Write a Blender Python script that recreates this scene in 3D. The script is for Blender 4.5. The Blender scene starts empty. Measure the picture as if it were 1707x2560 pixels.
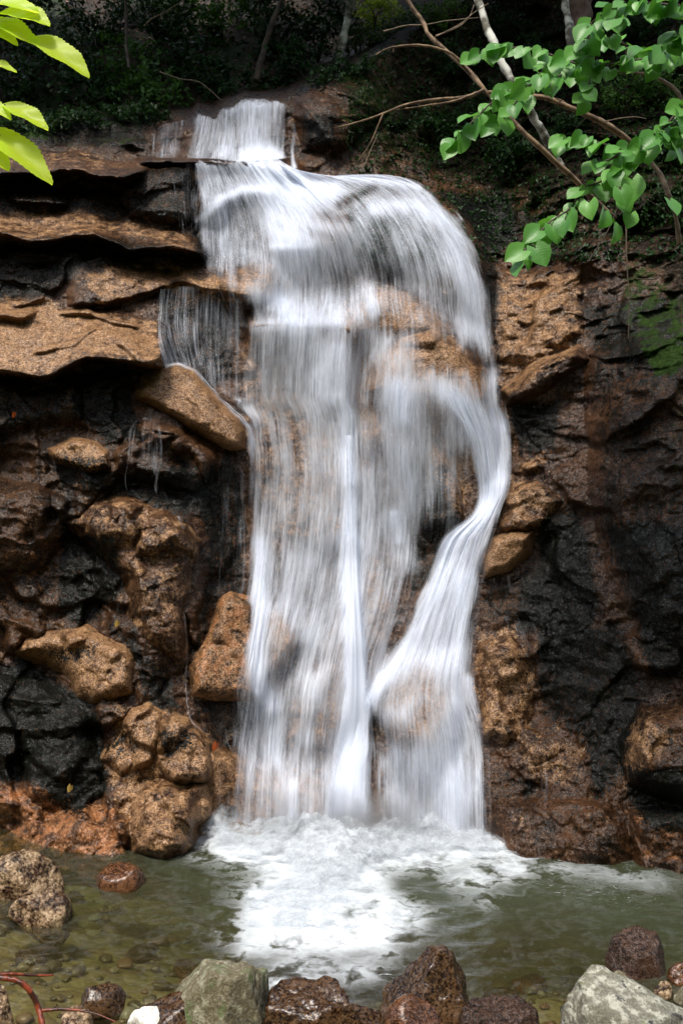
import bpy, math, random
import numpy as np
from mathutils import Vector, Matrix
R = math.radians
# ------------------------------------------------------------------ camera, world, sun, exposure
sc = bpy.context.scene
col = sc.collection
CAMZ = 3.2
FH = 1.02                      # picture height at one metre
FW = FH * 1707 / 2560
cam_d = bpy.data.cameras.new('camera'); cam = bpy.data.objects.new('camera', cam_d); col.objects.link(cam)
cam.location = (0, 0, CAMZ); cam.rotation_euler = (R(90), 0, 0)
cam_d.sensor_fit = 'VERTICAL'; cam_d.angle = 2 * math.atan(FH / 2); cam_d.clip_end = 400; cam_d.clip_start = .05
sc.camera = cam
SUN_EL, SUN_AZ = R(63), R(208)        # high, over the left shoulder, filtered by thin cloud and leaves
w = bpy.data.worlds.new('World'); sc.world = w; w.use_nodes = True
wn = w.node_tree.nodes; wl = w.node_tree.links
sky = wn.new('ShaderNodeTexSky'); sky.sky_type = 'NISHITA'; sky.sun_disc = False
sky.sun_elevation = SUN_EL; sky.sun_rotation = SUN_AZ; sky.air_density = 1.0; sky.dust_density = 2.0
hsv = wn.new('ShaderNodeHueSaturation'); hsv.inputs['Saturation'].default_value = .55
wl.new(sky.outputs[0], hsv.inputs['Color']); wl.new(hsv.outputs[0], wn['Background'].inputs[0])
wn['Background'].inputs[1].default_value = .15
sun_d = bpy.data.lights.new('sun', 'SUN'); sun_d.energy = 1.5; sun_d.angle = R(10); sun_d.color = (1, .93, .82)
sun = bpy.data.objects.new('sun', sun_d); col.objects.link(sun)
sdir = Vector((math.sin(SUN_AZ) * math.cos(SUN_EL), math.cos(SUN_AZ) * math.cos(SUN_EL), math.sin(SUN_EL)))
sun.rotation_euler = (-sdir).to_track_quat('-Z', 'Y').to_euler()
sc.view_settings.view_transform = 'Standard'; sc.view_settings.look = 'None'; sc.view_settings.gamma = 1
sc.view_settings.exposure = 1.48
sc.render.engine = 'CYCLES'
cy = sc.cycles
cy.use_denoising = True; cy.max_bounces = 6; cy.diffuse_bounces = 3; cy.glossy_bounces = 2; cy.transparent_max_bounces = 40
cy.transmission_bounces = 4; cy.caustics_reflective = False; cy.caustics_refractive = False; cy.sample_clamp_indirect = 4
rng = np.random.default_rng(7); random.seed(7)

# ------------------------------------------------------------------ picture <-> world
PW, PH = 1568.0, 2352.0
def PX(px, py, d):
    px = np.asarray(px, float); py = np.asarray(py, float); d = np.asarray(d, float)
    return np.stack(np.broadcast_arrays((px / PW - .5) * FW * d, d, CAMZ + (.5 - py / PH) * FH * d), -1)
def PV(px, py, d): return Vector([float(v) for v in PX(px, py, d)])
def wd(py, z=0.0):                    # distance of a point of height z seen at py
    return (CAMZ - z) / ((py / PH - .5) * FH)
def proj(P):
    P = np.asarray(P); return (P[..., 0] / P[..., 1] / FW + .5) * PW, (.5 - (P[..., 2] - CAMZ) / P[..., 1] / FH) * PH

# ------------------------------------------------------------------ noise
def h3(i, j, k, s=0):
    n = (i.astype(np.int64) * 374761393 + j.astype(np.int64) * 668265263 + k.astype(np.int64) * 2147483647 + s * 974634777) & 0xffffffff
    n = ((n ^ (n >> 13)) * 1274126177) & 0xffffffff
    n = ((n ^ (n >> 16)) * 2246822519) & 0xffffffff
    return ((n ^ (n >> 15)) & 0xffffff) / 16777216.0
def vn(p, s=0):
    f = np.floor(p); t = p - f; t = t * t * t * (t * (t * 6 - 15) + 10); i = f.astype(np.int64)
    r = 0
    for a in (0, 1):
        for b in (0, 1):
            for c in (0, 1):
                wgt = (t[..., 0] if a else 1 - t[..., 0]) * (t[..., 1] if b else 1 - t[..., 1]) * (t[..., 2] if c else 1 - t[..., 2])
                r = r + wgt * h3(i[..., 0] + a, i[..., 1] + b, i[..., 2] + c, s)
    return r * 2 - 1
def fbm(p, sc_=1., o=4, s=0, g=.5):
    r = 0; a = 1; t = 0
    for k in range(o):
        r = r + a * vn(p * sc_ * 2 ** k + 17.3 * k, s + k); t += a; a *= g
    return r / t
def sstep(a, b, x):
    t = np.clip((x - a) / (b - a), 0, 1); return t * t * (3 - 2 * t)
def facets(P, size, amp, s, ani=(1, 1, 1), rot=0., tilt=1.0, crack=.5, cw=.12, kk=16.):
    """angular broken-rock relief: each cell a tilted plane with a crack round it"""
    q = P / size / np.array(ani)
    if rot:
        c, sn = math.cos(rot), math.sin(rot); x = q[..., 0] * c + q[..., 2] * sn; z = -q[..., 0] * sn + q[..., 2] * c
        q = np.stack([x, q[..., 1], z], -1)
    wv = np.stack([fbm(q, 1.3, 3, s + 50 + m) for m in range(3)], -1)
    q = q + .4 * wv; i = np.floor(q).astype(np.int64); n = q.shape[:-1]
    W = np.zeros(n); H = np.zeros(n); F1 = np.full(n, 9.); F2 = np.full(n, 9.)
    for a in (-1, 0, 1):
        for b in (-1, 0, 1):
            for c in (-1, 0, 1):
                g_ = i + np.array([a, b, c]); A_, B_, C_ = g_[..., 0], g_[..., 1], g_[..., 2]
                v0 = q[..., 0] - A_ - h3(A_, B_, C_, s); v1 = q[..., 1] - B_ - h3(A_, B_, C_, s + 1); v2 = q[..., 2] - C_ - h3(A_, B_, C_, s + 2)
                d2 = v0 * v0 + v1 * v1 + v2 * v2; w_ = np.exp(-kk * d2) + 1e-30
                hh = (h3(A_, B_, C_, s + 10) - .5) + tilt * ((h3(A_, B_, C_, s + 11) - .5) * v0 * 1.6 - (h3(A_, B_, C_, s + 12) - .35) * v2 * 1.6)
                W += w_; H += w_ * hh; m1 = d2 < F1; F2 = np.where(m1, F1, np.minimum(F2, d2)); F1 = np.where(m1, d2, F1)
    h = H / W - crack * (1 - sstep(0, cw, np.sqrt(F2) - np.sqrt(F1)))
    return amp * h

# ------------------------------------------------------------------ picture-space brushes
def seg_d(px, py, pts):
    d = np.full(px.shape, 1e9)
    for (x0, y0), (x1, y1) in zip(pts[:-1], pts[1:]):
        dx, dy = x1 - x0, y1 - y0; L = dx * dx + dy * dy + 1e-9
        t = np.clip(((px - x0) * dx + (py - y0) * dy) / L, 0, 1)
        d = np.minimum(d, np.hypot(px - x0 - t * dx, py - y0 - t * dy))
    return d
def poly_d(px, py, poly):             # signed distance, positive inside
    ins = np.zeros(px.shape, bool); n = len(poly)
    for k in range(n):
        x0, y0 = poly[k]; x1, y1 = poly[(k + 1) % n]
        if y0 != y1:
            c = ((y0 > py) != (y1 > py)) & (px < (x1 - x0) * (py - y0) / (y1 - y0) + x0); ins ^= c
    d = seg_d(px, py, list(poly) + [poly[0]])
    return np.where(ins, d, -d)

# ------------------------------------------------------------------ mesh helpers
def mesh_obj(name, V, F, mat=None, parent=None, smooth=True, attrs=None, uv=None):
    V = np.asarray(V, np.float32).reshape(-1, 3); F = np.asarray(F, np.int32)
    me = bpy.data.meshes.new(name); n = F.shape[1]
    me.vertices.add(len(V)); me.vertices.foreach_set('co', V.ravel())
    me.loops.add(F.size); me.loops.foreach_set('vertex_index', F.ravel())
    me.polygons.add(len(F)); me.polygons.foreach_set('loop_start', np.arange(0, F.size, n, dtype=np.int32))
    try: me.polygons.foreach_set('loop_total', np.full(len(F), n, np.int32))
    except Exception: pass
    me.polygons.foreach_set('use_smooth', np.full(len(F), smooth))
    for k, a in (attrs or {}).items():
        at = me.attributes.new(k, 'FLOAT', 'POINT'); at.data.foreach_set('value', np.asarray(a, np.float32).ravel())
    if uv is not None:
        l = me.uv_layers.new(name='flow'); l.data.foreach_set('uv', np.asarray(uv, np.float32).reshape(-1, 2)[F.ravel()].ravel())
    me.update(calc_edges=True); me.validate()
    o = bpy.data.objects.new(name, me); col.objects.link(o)
    if mat: me.materials.append(mat)
    if parent: o.parent = parent
    return o
def grid_faces(h, w_):
    i = np.arange((h - 1) * (w_ - 1)); r, c = i // (w_ - 1), i % (w_ - 1); a = r * w_ + c
    return np.stack([a, a + w_, a + w_ + 1, a + 1], 1)
def keep(V, F, attrs=None, uv=None):  # drop unused vertices
    u, inv = np.unique(F, return_inverse=True)
    A = {k: np.asarray(a).ravel()[u] for k, a in (attrs or {}).items()}
    return V.reshape(-1, 3)[u], inv.reshape(F.shape), A, (None if uv is None else uv.reshape(-1, 2)[u])
def tag(o, label=None, cat=None, group=None, kind=None):
    if label: o['label'] = label
    if cat: o['category'] = cat
    if group: o['group'] = group
    if kind: o['kind'] = kind
    return o
def empty(name, loc=(0, 0, 0)):
    o = bpy.data.objects.new(name, None); col.objects.link(o); o.location = loc; o.empty_display_size = .1
    return o
def join(parts):                      # [(V,F)] -> V,F
    Vs, Fs, n = [], [], 0
    for V, F in parts:
        Vs.append(np.asarray(V, float).reshape(-1, 3)); Fs.append(np.asarray(F) + n); n += len(Vs[-1])
    return np.concatenate(Vs), np.concatenate(Fs)
def spline(P, n):                     # Catmull-Rom resample of a polyline (k,m) -> (n,m)
    P = np.asarray(P, float); k = len(P)
    if k == 2: return P[0] + (P[1] - P[0]) * np.linspace(0, 1, n)[:, None]
    d = np.r_[0, np.cumsum(np.sqrt(((P[1:, :2] - P[:-1, :2]) ** 2).sum(1)) + 1e-6)]
    s = np.linspace(0, d[-1], n); i = np.clip(np.searchsorted(d, s, 'right') - 1, 0, k - 2)
    t = ((s - d[i]) / (d[i + 1] - d[i]))[:, None]
    p0 = P[np.maximum(i - 1, 0)]; p1 = P[i]; p2 = P[i + 1]; p3 = P[np.minimum(i + 2, k - 1)]
    m1 = (p2 - p0) / 2; m2 = (p3 - p1) / 2
    return (2 * t**3 - 3 * t**2 + 1) * p1 + (t**3 - 2 * t**2 + t) * m1 + (-2 * t**3 + 3 * t**2) * p2 + (t**3 - t**2) * m2
def tube(P, rad, seg=8, rough=.12, seed=0):
    P = np.asarray(P, float); n = len(P); rad = np.broadcast_to(np.asarray(rad, float), (n,))
    T = np.gradient(P, axis=0); T /= np.linalg.norm(T, axis=1)[:, None] + 1e-9
    up = np.array([.21, .93, .3]); A = np.cross(T, up); A /= np.linalg.norm(A, axis=1)[:, None] + 1e-9; B = np.cross(T, A)
    th = np.linspace(0, 2 * np.pi, seg, endpoint=False)
    V = P[:, None] + rad[:, None, None] * (np.cos(th)[None, :, None] * A[:, None] + np.sin(th)[None, :, None] * B[:, None])
    nz = vn(V * (1.2 / max(rad.max(), 1e-3)) + seed, seed)
    V = P[:, None] + (V - P[:, None]) * (1 + rough * nz[..., None])
    i = np.arange(n - 1)[:, None] * seg; j = np.arange(seg)[None]
    F = np.stack([i + j, i + (j + 1) % seg, i + seg + (j + 1) % seg, i + seg + j], -1).reshape(-1, 4)
    c0 = len(V.reshape(-1, 3)); V = np.concatenate([V.reshape(-1, 3), P[:1], P[-1:]])
    jj = np.arange(seg); e = (n - 1) * seg
    F = np.concatenate([F, np.stack([np.full(seg, c0), (jj + 1) % seg, jj, jj], 1)[:, :4], np.stack([np.full(seg, c0 + 1), e + jj, e + (jj + 1) % seg, e + (jj + 1) % seg], 1)])
    return V, F
def tube_t(P, rad, **k):              # triangles only
    V, F = tube(P, rad, **k); T = np.concatenate([F[:, :3], F[:, [0, 2, 3]]])
    ok = (T[:, 0] != T[:, 1]) & (T[:, 1] != T[:, 2]) & (T[:, 0] != T[:, 2]); return V, T[ok]

# ------------------------------------------------------------------ node helpers
class NT:
    def __init__(s, name):
        s.m = bpy.data.materials.new(name); s.m.use_nodes = True; s.t = s.m.node_tree; s.t.nodes.clear()
        s.out = s.t.nodes.new('ShaderNodeOutputMaterial')
    def n(s, typ, ins=None, **kw):
        nd = s.t.nodes.new('ShaderNode' + typ)
        for k, v in kw.items(): setattr(nd, k, v)
        for k, v in (ins or {}).items():
            sk = nd.inputs[k]
            if isinstance(v, bpy.types.NodeSocket): s.t.links.new(v, sk)
            else: sk.default_value = v
        return nd
    def math(s, op, a, b=0., c=None, clamp=False):
        nd = s.t.nodes.new('ShaderNodeMath'); nd.operation = op; nd.use_clamp = clamp
        for i, v in enumerate((a, b) if c is None else (a, b, c)):
            if isinstance(v, bpy.types.NodeSocket): s.t.links.new(v, nd.inputs[i])
            else: nd.inputs[i].default_value = v
        return nd.outputs[0]
    def mix(s, f, a, b):
        nd = s.t.nodes.new('ShaderNodeMix'); nd.data_type = 'RGBA'
        for k, v in ((0, f), (6, a), (7, b)):
            if isinstance(v, bpy.types.NodeSocket): s.t.links.new(v, nd.inputs[k])
            else: nd.inputs[k].default_value = v if k == 0 else (*v, 1)
        return nd.outputs[2]
    def attr(s, k): return s.n('Attribute', attribute_name=k).outputs['Fac']
    def map(s, v, a, b, c=0., d=1.):
        return s.n('MapRange', {'Value': v, 'From Min': a, 'From Max': b, 'To Min': c, 'To Max': d}, interpolation_type='SMOOTHSTEP').outputs[0]
    def noise(s, vec, scale, detail=4, rough=.55, out=0, **k):
        ins = {'Scale': scale, 'Detail': detail, 'Roughness': rough}
        if vec is not None: ins['Vector'] = vec
        ins.update(k); return s.n('TexNoise', ins).outputs[out]
    def ramp(s, f, stops):
        nd = s.n('ValToRGB', {'Fac': f}); e = nd.color_ramp.elements
        while len(e) < len(stops): e.new(.5)
        for i, (p, c) in enumerate(stops): e[i].position = p; e[i].color = (*c, 1)
        return nd.outputs[0]
    def surf(s, sh): s.t.links.new(sh, s.out.inputs[0]); return s.m

def rock_material(name, brown=((.0015, .0008, .0005), (.011, .005, .0022), (.085, .037, .014)), tan=((.04, .018, .008), (.17, .088, .038), (.5, .30, .155)),
                  bias=0., rough=.29, grain=1., use_attr=True, bump=1., spec=.45, wetz=None):
    t = NT(name); g = t.n('NewGeometry').outputs['Position']
    if not use_attr: g = t.n('TexCoord').outputs['Object']
    n1 = t.noise(g, 2.2, 8, .62); n2 = t.noise(g, 9, 6, .6); n3 = t.noise(g, 34, 5, .7)
    gr = t.noise(g, 115 * grain, 3, .75); cell = t.n('TexVoronoi', {'Vector': g, 'Scale': 95. * grain, 'Randomness': 1.}).outputs['Color']
    crys = t.n('SeparateColor', {'Color': cell}).outputs[0]
    b = t.math('ADD', t.math('MULTIPLY', n1, .42), t.math('ADD', t.math('MULTIPLY', n3, .42), t.math('ADD', t.math('MULTIPLY', gr, .3), t.math('MULTIPLY', t.math('SUBTRACT', crys, .5), .16))))
    cb = t.ramp(b, [(.43, brown[0]), (.52, brown[1]), (.64, brown[2])])
    tb = t.math('ADD', t.math('MULTIPLY', crys, .42), t.math('ADD', t.math('MULTIPLY', n2, .45), t.math('MULTIPLY', n3, .25)))
    ct = t.ramp(tb, [(.3, tan[0]), (.56, tan[1]), (.86, tan[2])])
    ft = t.math('ADD', t.math('ADD', t.attr('tan') if use_attr else 0., bias), t.math('ADD', t.math('MULTIPLY', t.math('SUBTRACT', n2, .5), 1.5), t.math('MULTIPLY', t.math('SUBTRACT', n3, .5), .9)))
    ft = t.map(ft, .3, .72)
    c = t.mix(ft, cb, ct)
    ro = t.math('ADD', t.math('MULTIPLY', gr, .35), rough - .12); spl = t.map(t.math('ADD', t.math('MULTIPLY', gr, .5), t.math('MULTIPLY', n3, .5)), .48, .57, spec * .3, spec * 1.7)
    if use_attr:
        st = t.noise(t.n('Mapping', {'Vector': g, 'Scale': (14, 14, 2.2)}).outputs[0], 1., 5, .65)
        fr = t.map(t.math('ADD', t.attr('rust'), t.math('MULTIPLY', t.math('SUBTRACT', n2, .5), 1.4)), .35, .75)
        c = t.mix(fr, c, t.ramp(tb, [(.3, (.05, .014, .006)), (.56, (.2, .07, .02)), (.8, (.42, .2, .09))]))
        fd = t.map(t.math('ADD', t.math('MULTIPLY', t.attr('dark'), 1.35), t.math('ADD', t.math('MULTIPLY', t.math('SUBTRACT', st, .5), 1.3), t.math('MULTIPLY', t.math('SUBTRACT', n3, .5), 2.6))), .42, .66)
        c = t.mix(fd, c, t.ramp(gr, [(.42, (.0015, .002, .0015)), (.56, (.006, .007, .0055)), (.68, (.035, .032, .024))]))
        fm = t.map(t.math('ADD', t.attr('moss'), t.math('MULTIPLY', t.math('SUBTRACT', n2, .5), 1.3)), .42, .68)
        c = t.mix(fm, c, t.ramp(n3, [(.35, (.006, .013, .003)), (.7, (.03, .06, .01))]))
        fs = t.map(t.math('ADD', t.attr('soil'), t.math('MULTIPLY', t.math('SUBTRACT', n2, .5), .8)), .35, .7)
        c = t.mix(fs, c, t.ramp(n3, [(.3, (.003, .002, .0015)), (.62, (.010, .0065, .004)), (.8, (.04, .024, .014))]))
        ro = t.math('SUBTRACT', t.math('ADD', ro, t.math('MULTIPLY', t.math('MAXIMUM', fm, fs), .4)), t.math('MULTIPLY', fd, .14)); spl = t.math('MULTIPLY', t.math('MULTIPLY', t.map(t.math('MAXIMUM', fm, fs), 0., 1., 1., .3), t.map(fd, 0., 1., 1., .45)), spl)
    hgt = t.math('ADD', t.math('MULTIPLY', gr, .35), t.math('ADD', t.math('MULTIPLY', n3, 1.), t.math('MULTIPLY', crys, .12)))
    bp = t.n('Bump', {'Strength': .6 * bump, 'Distance': .018, 'Height': hgt}).outputs[0]
    p = t.n('BsdfPrincipled', {'Base Color': c, 'Roughness': ro, 'Normal': bp, 'Specular IOR Level': spl})
    return t.surf(p.outputs[0])
M_cliff = rock_material('wet_granite')

def leaf_material(name, c0, c1, trans=.35, rough=.4, scale=3.):
    t = NT(name); oi = t.n('NewGeometry'); r = oi.outputs['Random Per Island']
    c = t.mix(r, c0, c1)
    v = t.noise(t.n('TexCoord').outputs['Object'], 40., 3, .6)
    c = t.mix(t.math('MULTIPLY', v, .5), c, tuple(x * .55 for x in c0))
    p = t.n('BsdfPrincipled', {'Base Color': c, 'Roughness': rough, 'Specular IOR Level': .15}).outputs[0]
    tr = t.n('BsdfTranslucent', {'Color': t.mix(.5, c, (c1[0] * 1.6, c1[1] * 1.5, c1[2] * .6))}).outputs[0]
    return t.surf(t.n('MixShader', {0: trans, 1: p, 2: tr}).outputs[0])
def bark_material(name, a, b, c, scale=20., rough=.8):
    t = NT(name); g = t.n('TexCoord').outputs['Object']
    m = t.n('Mapping', {'Vector': g, 'Scale': (1, 1, .25)}).outputs[0]
    n = t.noise(m, scale, 6, .65); n2 = t.noise(g, scale * .25, 4)
    cc = t.mix(t.map(n2, .42, .6), t.ramp(n, [(.3, a), (.7, b)]), c)
    return t.surf(t.n('BsdfPrincipled', {'Base Color': cc, 'Roughness': rough, 'Normal': t.n('Bump', {'Strength': .7, 'Distance': .01, 'Height': n}).outputs[0]}).outputs[0])

#STRUCTURE
# ------------------------------------------------------------------ the cliff: distance field of the rock face, built from its ledges, domes and boulders
CP = [(-500, 1870, 10.8), (-500, 1200, 10.6), (-500, 700, 10.8), (-500, 300, 12), (0, 1880, 10.48), (150, 1925, 9.87), (300, 1950, 9.58), (420, 1948, 9.6), (500, 1900, 10.15),
 (750, 1905, 10.2), (1000, 1915, 10.05), (1120, 1925, 9.85), (1300, 1960, 9.42), (1568, 1985, 9.1), (2000, 2010, 8.7),
 (-500, 2060, 10.6), (0, 2060, 10.3), (400, 2060, 9.5), (800, 2060, 10.0), (1200, 2060, 9.6), (1568, 2060, 9.0), (2050, 2100, 8.6),
 (0, 1700, 10.5), (250, 1700, 10.15), (450, 1700, 10.1), (540, 1700, 10.35), (700, 1700, 10.5), (820, 1700, 10.5), (1000, 1700, 10.3), (1150, 1700, 10.1), (1300, 1700, 9.8), (1450, 1700, 9.45), (1568, 1700, 9.25), (2000, 1700, 8.8),
 (0, 1450, 10.7), (200, 1450, 10.5), (400, 1450, 10.4), (480, 1450, 10.65), (700, 1450, 10.75), (900, 1450, 10.75), (1050, 1450, 10.55), (1200, 1450, 10.35), (1400, 1450, 9.8), (1568, 1450, 9.45), (2000, 1450, 8.9),
 (0, 1200, 10.85), (250, 1200, 10.65), (430, 1200, 10.65), (520, 1200, 10.95), (750, 1200, 11), (950, 1200, 11), (1100, 1200, 10.8), (1250, 1200, 10.5), (1400, 1200, 10.1), (1568, 1200, 9.7), (2000, 1200, 9.1),
 (0, 950, 11), (200, 950, 10.95), (430, 950, 10.95), (550, 950, 11.15), (800, 950, 11.2), (1000, 950, 11.1), (1130, 950, 11.1), (1250, 950, 10.8), (1400, 950, 10.35), (1568, 950, 9.95), (2000, 950, 9.3),
 (0, 800, 11.1), (200, 800, 11.1), (350, 800, 11.15), (500, 800, 11.3), (800, 800, 11.35), (1080, 800, 11.25), (1160, 800, 11.35), (1300, 800, 10.95), (1568, 800, 10.2),
 (0, 650, 11.45), (200, 650, 11.45), (400, 650, 11.5), (600, 650, 11.5), (900, 650, 11.5), (1080, 650, 11.5), (1160, 650, 11.75), (1300, 650, 11.3), (1568, 650, 10.5), (2000, 650, 9.6),
 (0, 500, 11.8), (250, 500, 11.9), (450, 500, 11.85), (700, 500, 11.9), (900, 500, 11.9), (1030, 500, 12.0), (1110, 500, 12.35), (1300, 500, 11.8), (1568, 500, 11),
 (0, 400, 12.1), (250, 400, 12.2), (450, 400, 12.2), (700, 400, 12.4), (900, 405, 12.5), (1000, 400, 12.8), (1300, 400, 12.2), (1568, 400, 11.4),
 (-500, 300, 12.4), (0, 300, 12.6), (250, 300, 12.7), (450, 300, 12.75), (600, 300, 12.75), (750, 300, 12.7), (900, 300, 13), (1300, 300, 12.6), (1568, 300, 11.8), (2000, 300, 10.6),
 (0, 150, 12.8), (400, 150, 12.9), (700, 150, 13), (900, 130, 13.6), (1300, 130, 13.3), (1568, 130, 12.4), (2000, 100, 11.2), (900, -100, 14.6), (1300, -100, 14.4), (1568, -100, 13.5), (2050, -150, 12.2),
 (900, -500, 17), (1400, -500, 17), (2050, -500, 15)]
CPa = np.array(CP)
def kern(a, b): return np.sqrt(((a[:, None] - b[None]) ** 2).sum(-1) + 60. ** 2)
_w = np.linalg.solve(np.block([[kern(CPa[:, :2], CPa[:, :2]) + np.eye(len(CPa)) * 4, np.ones((len(CPa), 1))], [np.ones((1, len(CPa))), np.zeros((1, 1))]]), np.r_[CPa[:, 2], 0])
gx = np.r_[np.arange(-520, -60, 12.), np.arange(-60, 1630, 2.6), np.arange(1632, 2090, 12.)]
gy = np.r_[np.arange(-500, -60, 14.), np.arange(-60, 180, 6.), np.arange(180, 2020, 2.6), np.arange(2024, 2110, 8.)]
PXg, PYg = np.meshgrid(gx, gy)
cx_, cy_ = np.arange(-560, 2150, 30.), np.arange(-540, 2160, 30.)
CX, CY = np.meshgrid(cx_, cy_)
_c = (kern(np.stack([CX.ravel(), CY.ravel()], 1), CPa[:, :2]) @ _w[:-1] + _w[-1]).reshape(CX.shape)
def bil(G, xs, ys, px, py):
    fx = np.clip((px - xs[0]) / (xs[1] - xs[0]), 0, len(xs) - 1.001); fy = np.clip((py - ys[0]) / (ys[1] - ys[0]), 0, len(ys) - 1.001)
    i, j = fx.astype(int), fy.astype(int); u, v = fx - i, fy - j
    return G[j, i] * (1 - u) * (1 - v) + G[j, i + 1] * u * (1 - v) + G[j + 1, i] * (1 - u) * v + G[j + 1, i + 1] * u * v
D = bil(_c, cx_, cy_, PXg, PYg)
P0 = PX(PXg, PYg, D)
wx = fbm(P0, 1.1, 4, 3) * 26 + fbm(P0, 5, 3, 4) * 7; wy = fbm(P0, 1.1, 4, 13) * 22 + fbm(P0, 5, 3, 14) * 7
QX, QY = PXg + wx * .6, PYg + wy * .6           # warped picture coordinates: outlines become irregular
def dome(poly, w_, h, pw=2., warp=True, gyk=0., gxk=0.):
    qx, qy = (QX, QY) if warp else (PXg, PYg)
    d = poly_d(qx, qy, poly); t = np.clip(d / w_, 0, 1); pr = 1 - (1 - t) ** pw
    A = np.array(poly, float); c = A.mean(0); r = A.max(0) - A.min(0)
    return h * pr * (1 + gyk * (qy - c[1]) / r[1] * 2 + gxk * (qx - c[0]) / r[0] * 2)
def ledge(rows, h, k=1.3, drop=14., side=30.):
    A = np.array(rows, float); x = QX
    top = np.interp(x, A[:, 0], A[:, 1]); bot = np.interp(x, A[:, 0], A[:, 2])
    t = (QY - top) / np.maximum(bot - top, 4)
    pr = np.where(t < 1, np.clip(t, 0, 1) ** k, 1 - sstep(0, 1, (QY - bot) / drop))
    e = np.clip(np.minimum(x - A[0, 0], A[-1, 0] - x) / side, 0, 1)
    return h * pr * sstep(0, 1, e)
D0 = D.copy()
# left ledges
D -= ledge([(-520, 340, 392), (0, 345, 395), (100, 343, 394), (180, 345, 388), (235, 362, 398), (280, 372, 402), (345, 372, 388)], .55)
D -= ledge([(300, 360, 372), (345, 358, 370), (450, 356, 369), (560, 358, 376), (660, 362, 395), (700, 372, 400)], .32, 1., 10)
D -= ledge([(10, 425, 452), (60, 425, 458), (110, 425, 462), (170, 440, 468)], .22)
D -= dome([(270, 385), (330, 372), (445, 372), (450, 520), (400, 528), (300, 505), (262, 450)], 40, .3)
D -= ledge([(-520, 480, 520), (0, 490, 532), (75, 490, 556), (150, 483, 548), (225, 492, 540), (300, 512, 576), (400, 535, 570), (480, 552, 588)], .5)
D -= ledge([(150, 620, 700), (240, 612, 700), (320, 606, 672), (400, 600, 640), (450, 610, 650), (640, 600, 690)], .18, 1.1, 16)
D -= ledge([(-520, 690, 730), (0, 688, 724), (60, 690, 732), (100, 700, 718)], .22)
D -= ledge([(-520, 690, 840), (0, 690, 840), (90, 700, 855), (130, 706, 848), (200, 716, 818), (300, 722, 822), (375, 730, 842), (395, 770, 846)], .62, 1.15, 18)
D -= ledge([(130, 708, 722), (190, 712, 726), (260, 712, 742), (330, 722, 752)], .1, 1, 8)
D -= ledge([(60, 802, 810), (175, 780, 792), (240, 740, 750)], .05, 1, 6)
# lips inside the falls
D -= ledge([(440, 470, 505), (510, 440, 456), (560, 424, 438), (620, 420, 440), (660, 440, 470)], .22, 1., 40)
D -= ledge([(610, 530, 566), (720, 530, 566), (800, 520, 560)], .15, 1., 40)
D -= ledge([(560, 715, 752), (640, 700, 742), (780, 700, 742), (830, 740, 770)], .3, 1., 90)
D -= dome([(640, 440), (760, 405), (900, 402), (1000, 450), (1080, 560), (1130, 680), (1150, 800), (1000, 700), (800, 620), (650, 600)], 130, .3)
D -= dome([(500, 640), (530, 612), (600, 598), (640, 620), (650, 690), (520, 700)], 26, .14)
D -= dome([(770, 730), (800, 692), (850, 664), (930, 672), (1000, 705), (1040, 760), (990, 800), (800, 800)], 50, .3)
D -= dome([(840, 900), (860, 815), (920, 775), (1000, 752), (1075, 780), (1120, 850), (1130, 940), (1100, 1010), (1040, 960), (920, 960)], 60, .42)
D -= dome([(940, 1140), (955, 1050), (985, 1000), (1020, 1030), (1060, 1120), (1060, 1200), (960, 1220)], 30, .22)
D -= dome([(740, 1500), (760, 1380), (860, 1300), (900, 1400), (880, 1600), (800, 1700)], 60, .12)
D -= dome([(856, 1640), (880, 1560), (960, 1510), (1040, 1520), (1060, 1640), (1020, 1740), (900, 1720)], 50, .28)
D -= dome([(650, 1700), (690, 1560), (780, 1520), (800, 1650), (760, 1740)], 50, .15)
D -= dome([(470, 1720), (520, 1726), (580, 1760), (680, 1775), (760, 1790), (780, 2060), (460, 2060), (470, 1850)], 60, .3)
# left boulders rooted in the face
D -= dome([(-500, 860), (0, 850), (190, 850), (200, 960), (0, 1000), (-500, 1000)], 40, .22)
D -= dome([(250, 1040), (330, 960), (400, 980), (490, 1040), (500, 1110), (440, 1140), (360, 1120), (270, 1110)], 40, .2)
D -= dome([(-500, 1100), (0, 1095), (80, 1110), (160, 1150), (190, 1230), (100, 1310), (0, 1330), (-500, 1330)], 60, .3)
D -= dome([(-500, 1500), (0, 1520), (110, 1560), (200, 1640), (240, 1760), (200, 1880), (0, 1890), (-500, 1900)], 90, .3)
D -= dome([(-500, 1800), (0, 1800), (120, 1870), (250, 1830), (300, 1880), (300, 2060), (-500, 2060)], 60, .25)
D -= dome([(340, 1790), (480, 1790), (500, 1850), (470, 1960), (380, 2010), (300, 1960), (300, 1850)], 60, .32)
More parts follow.
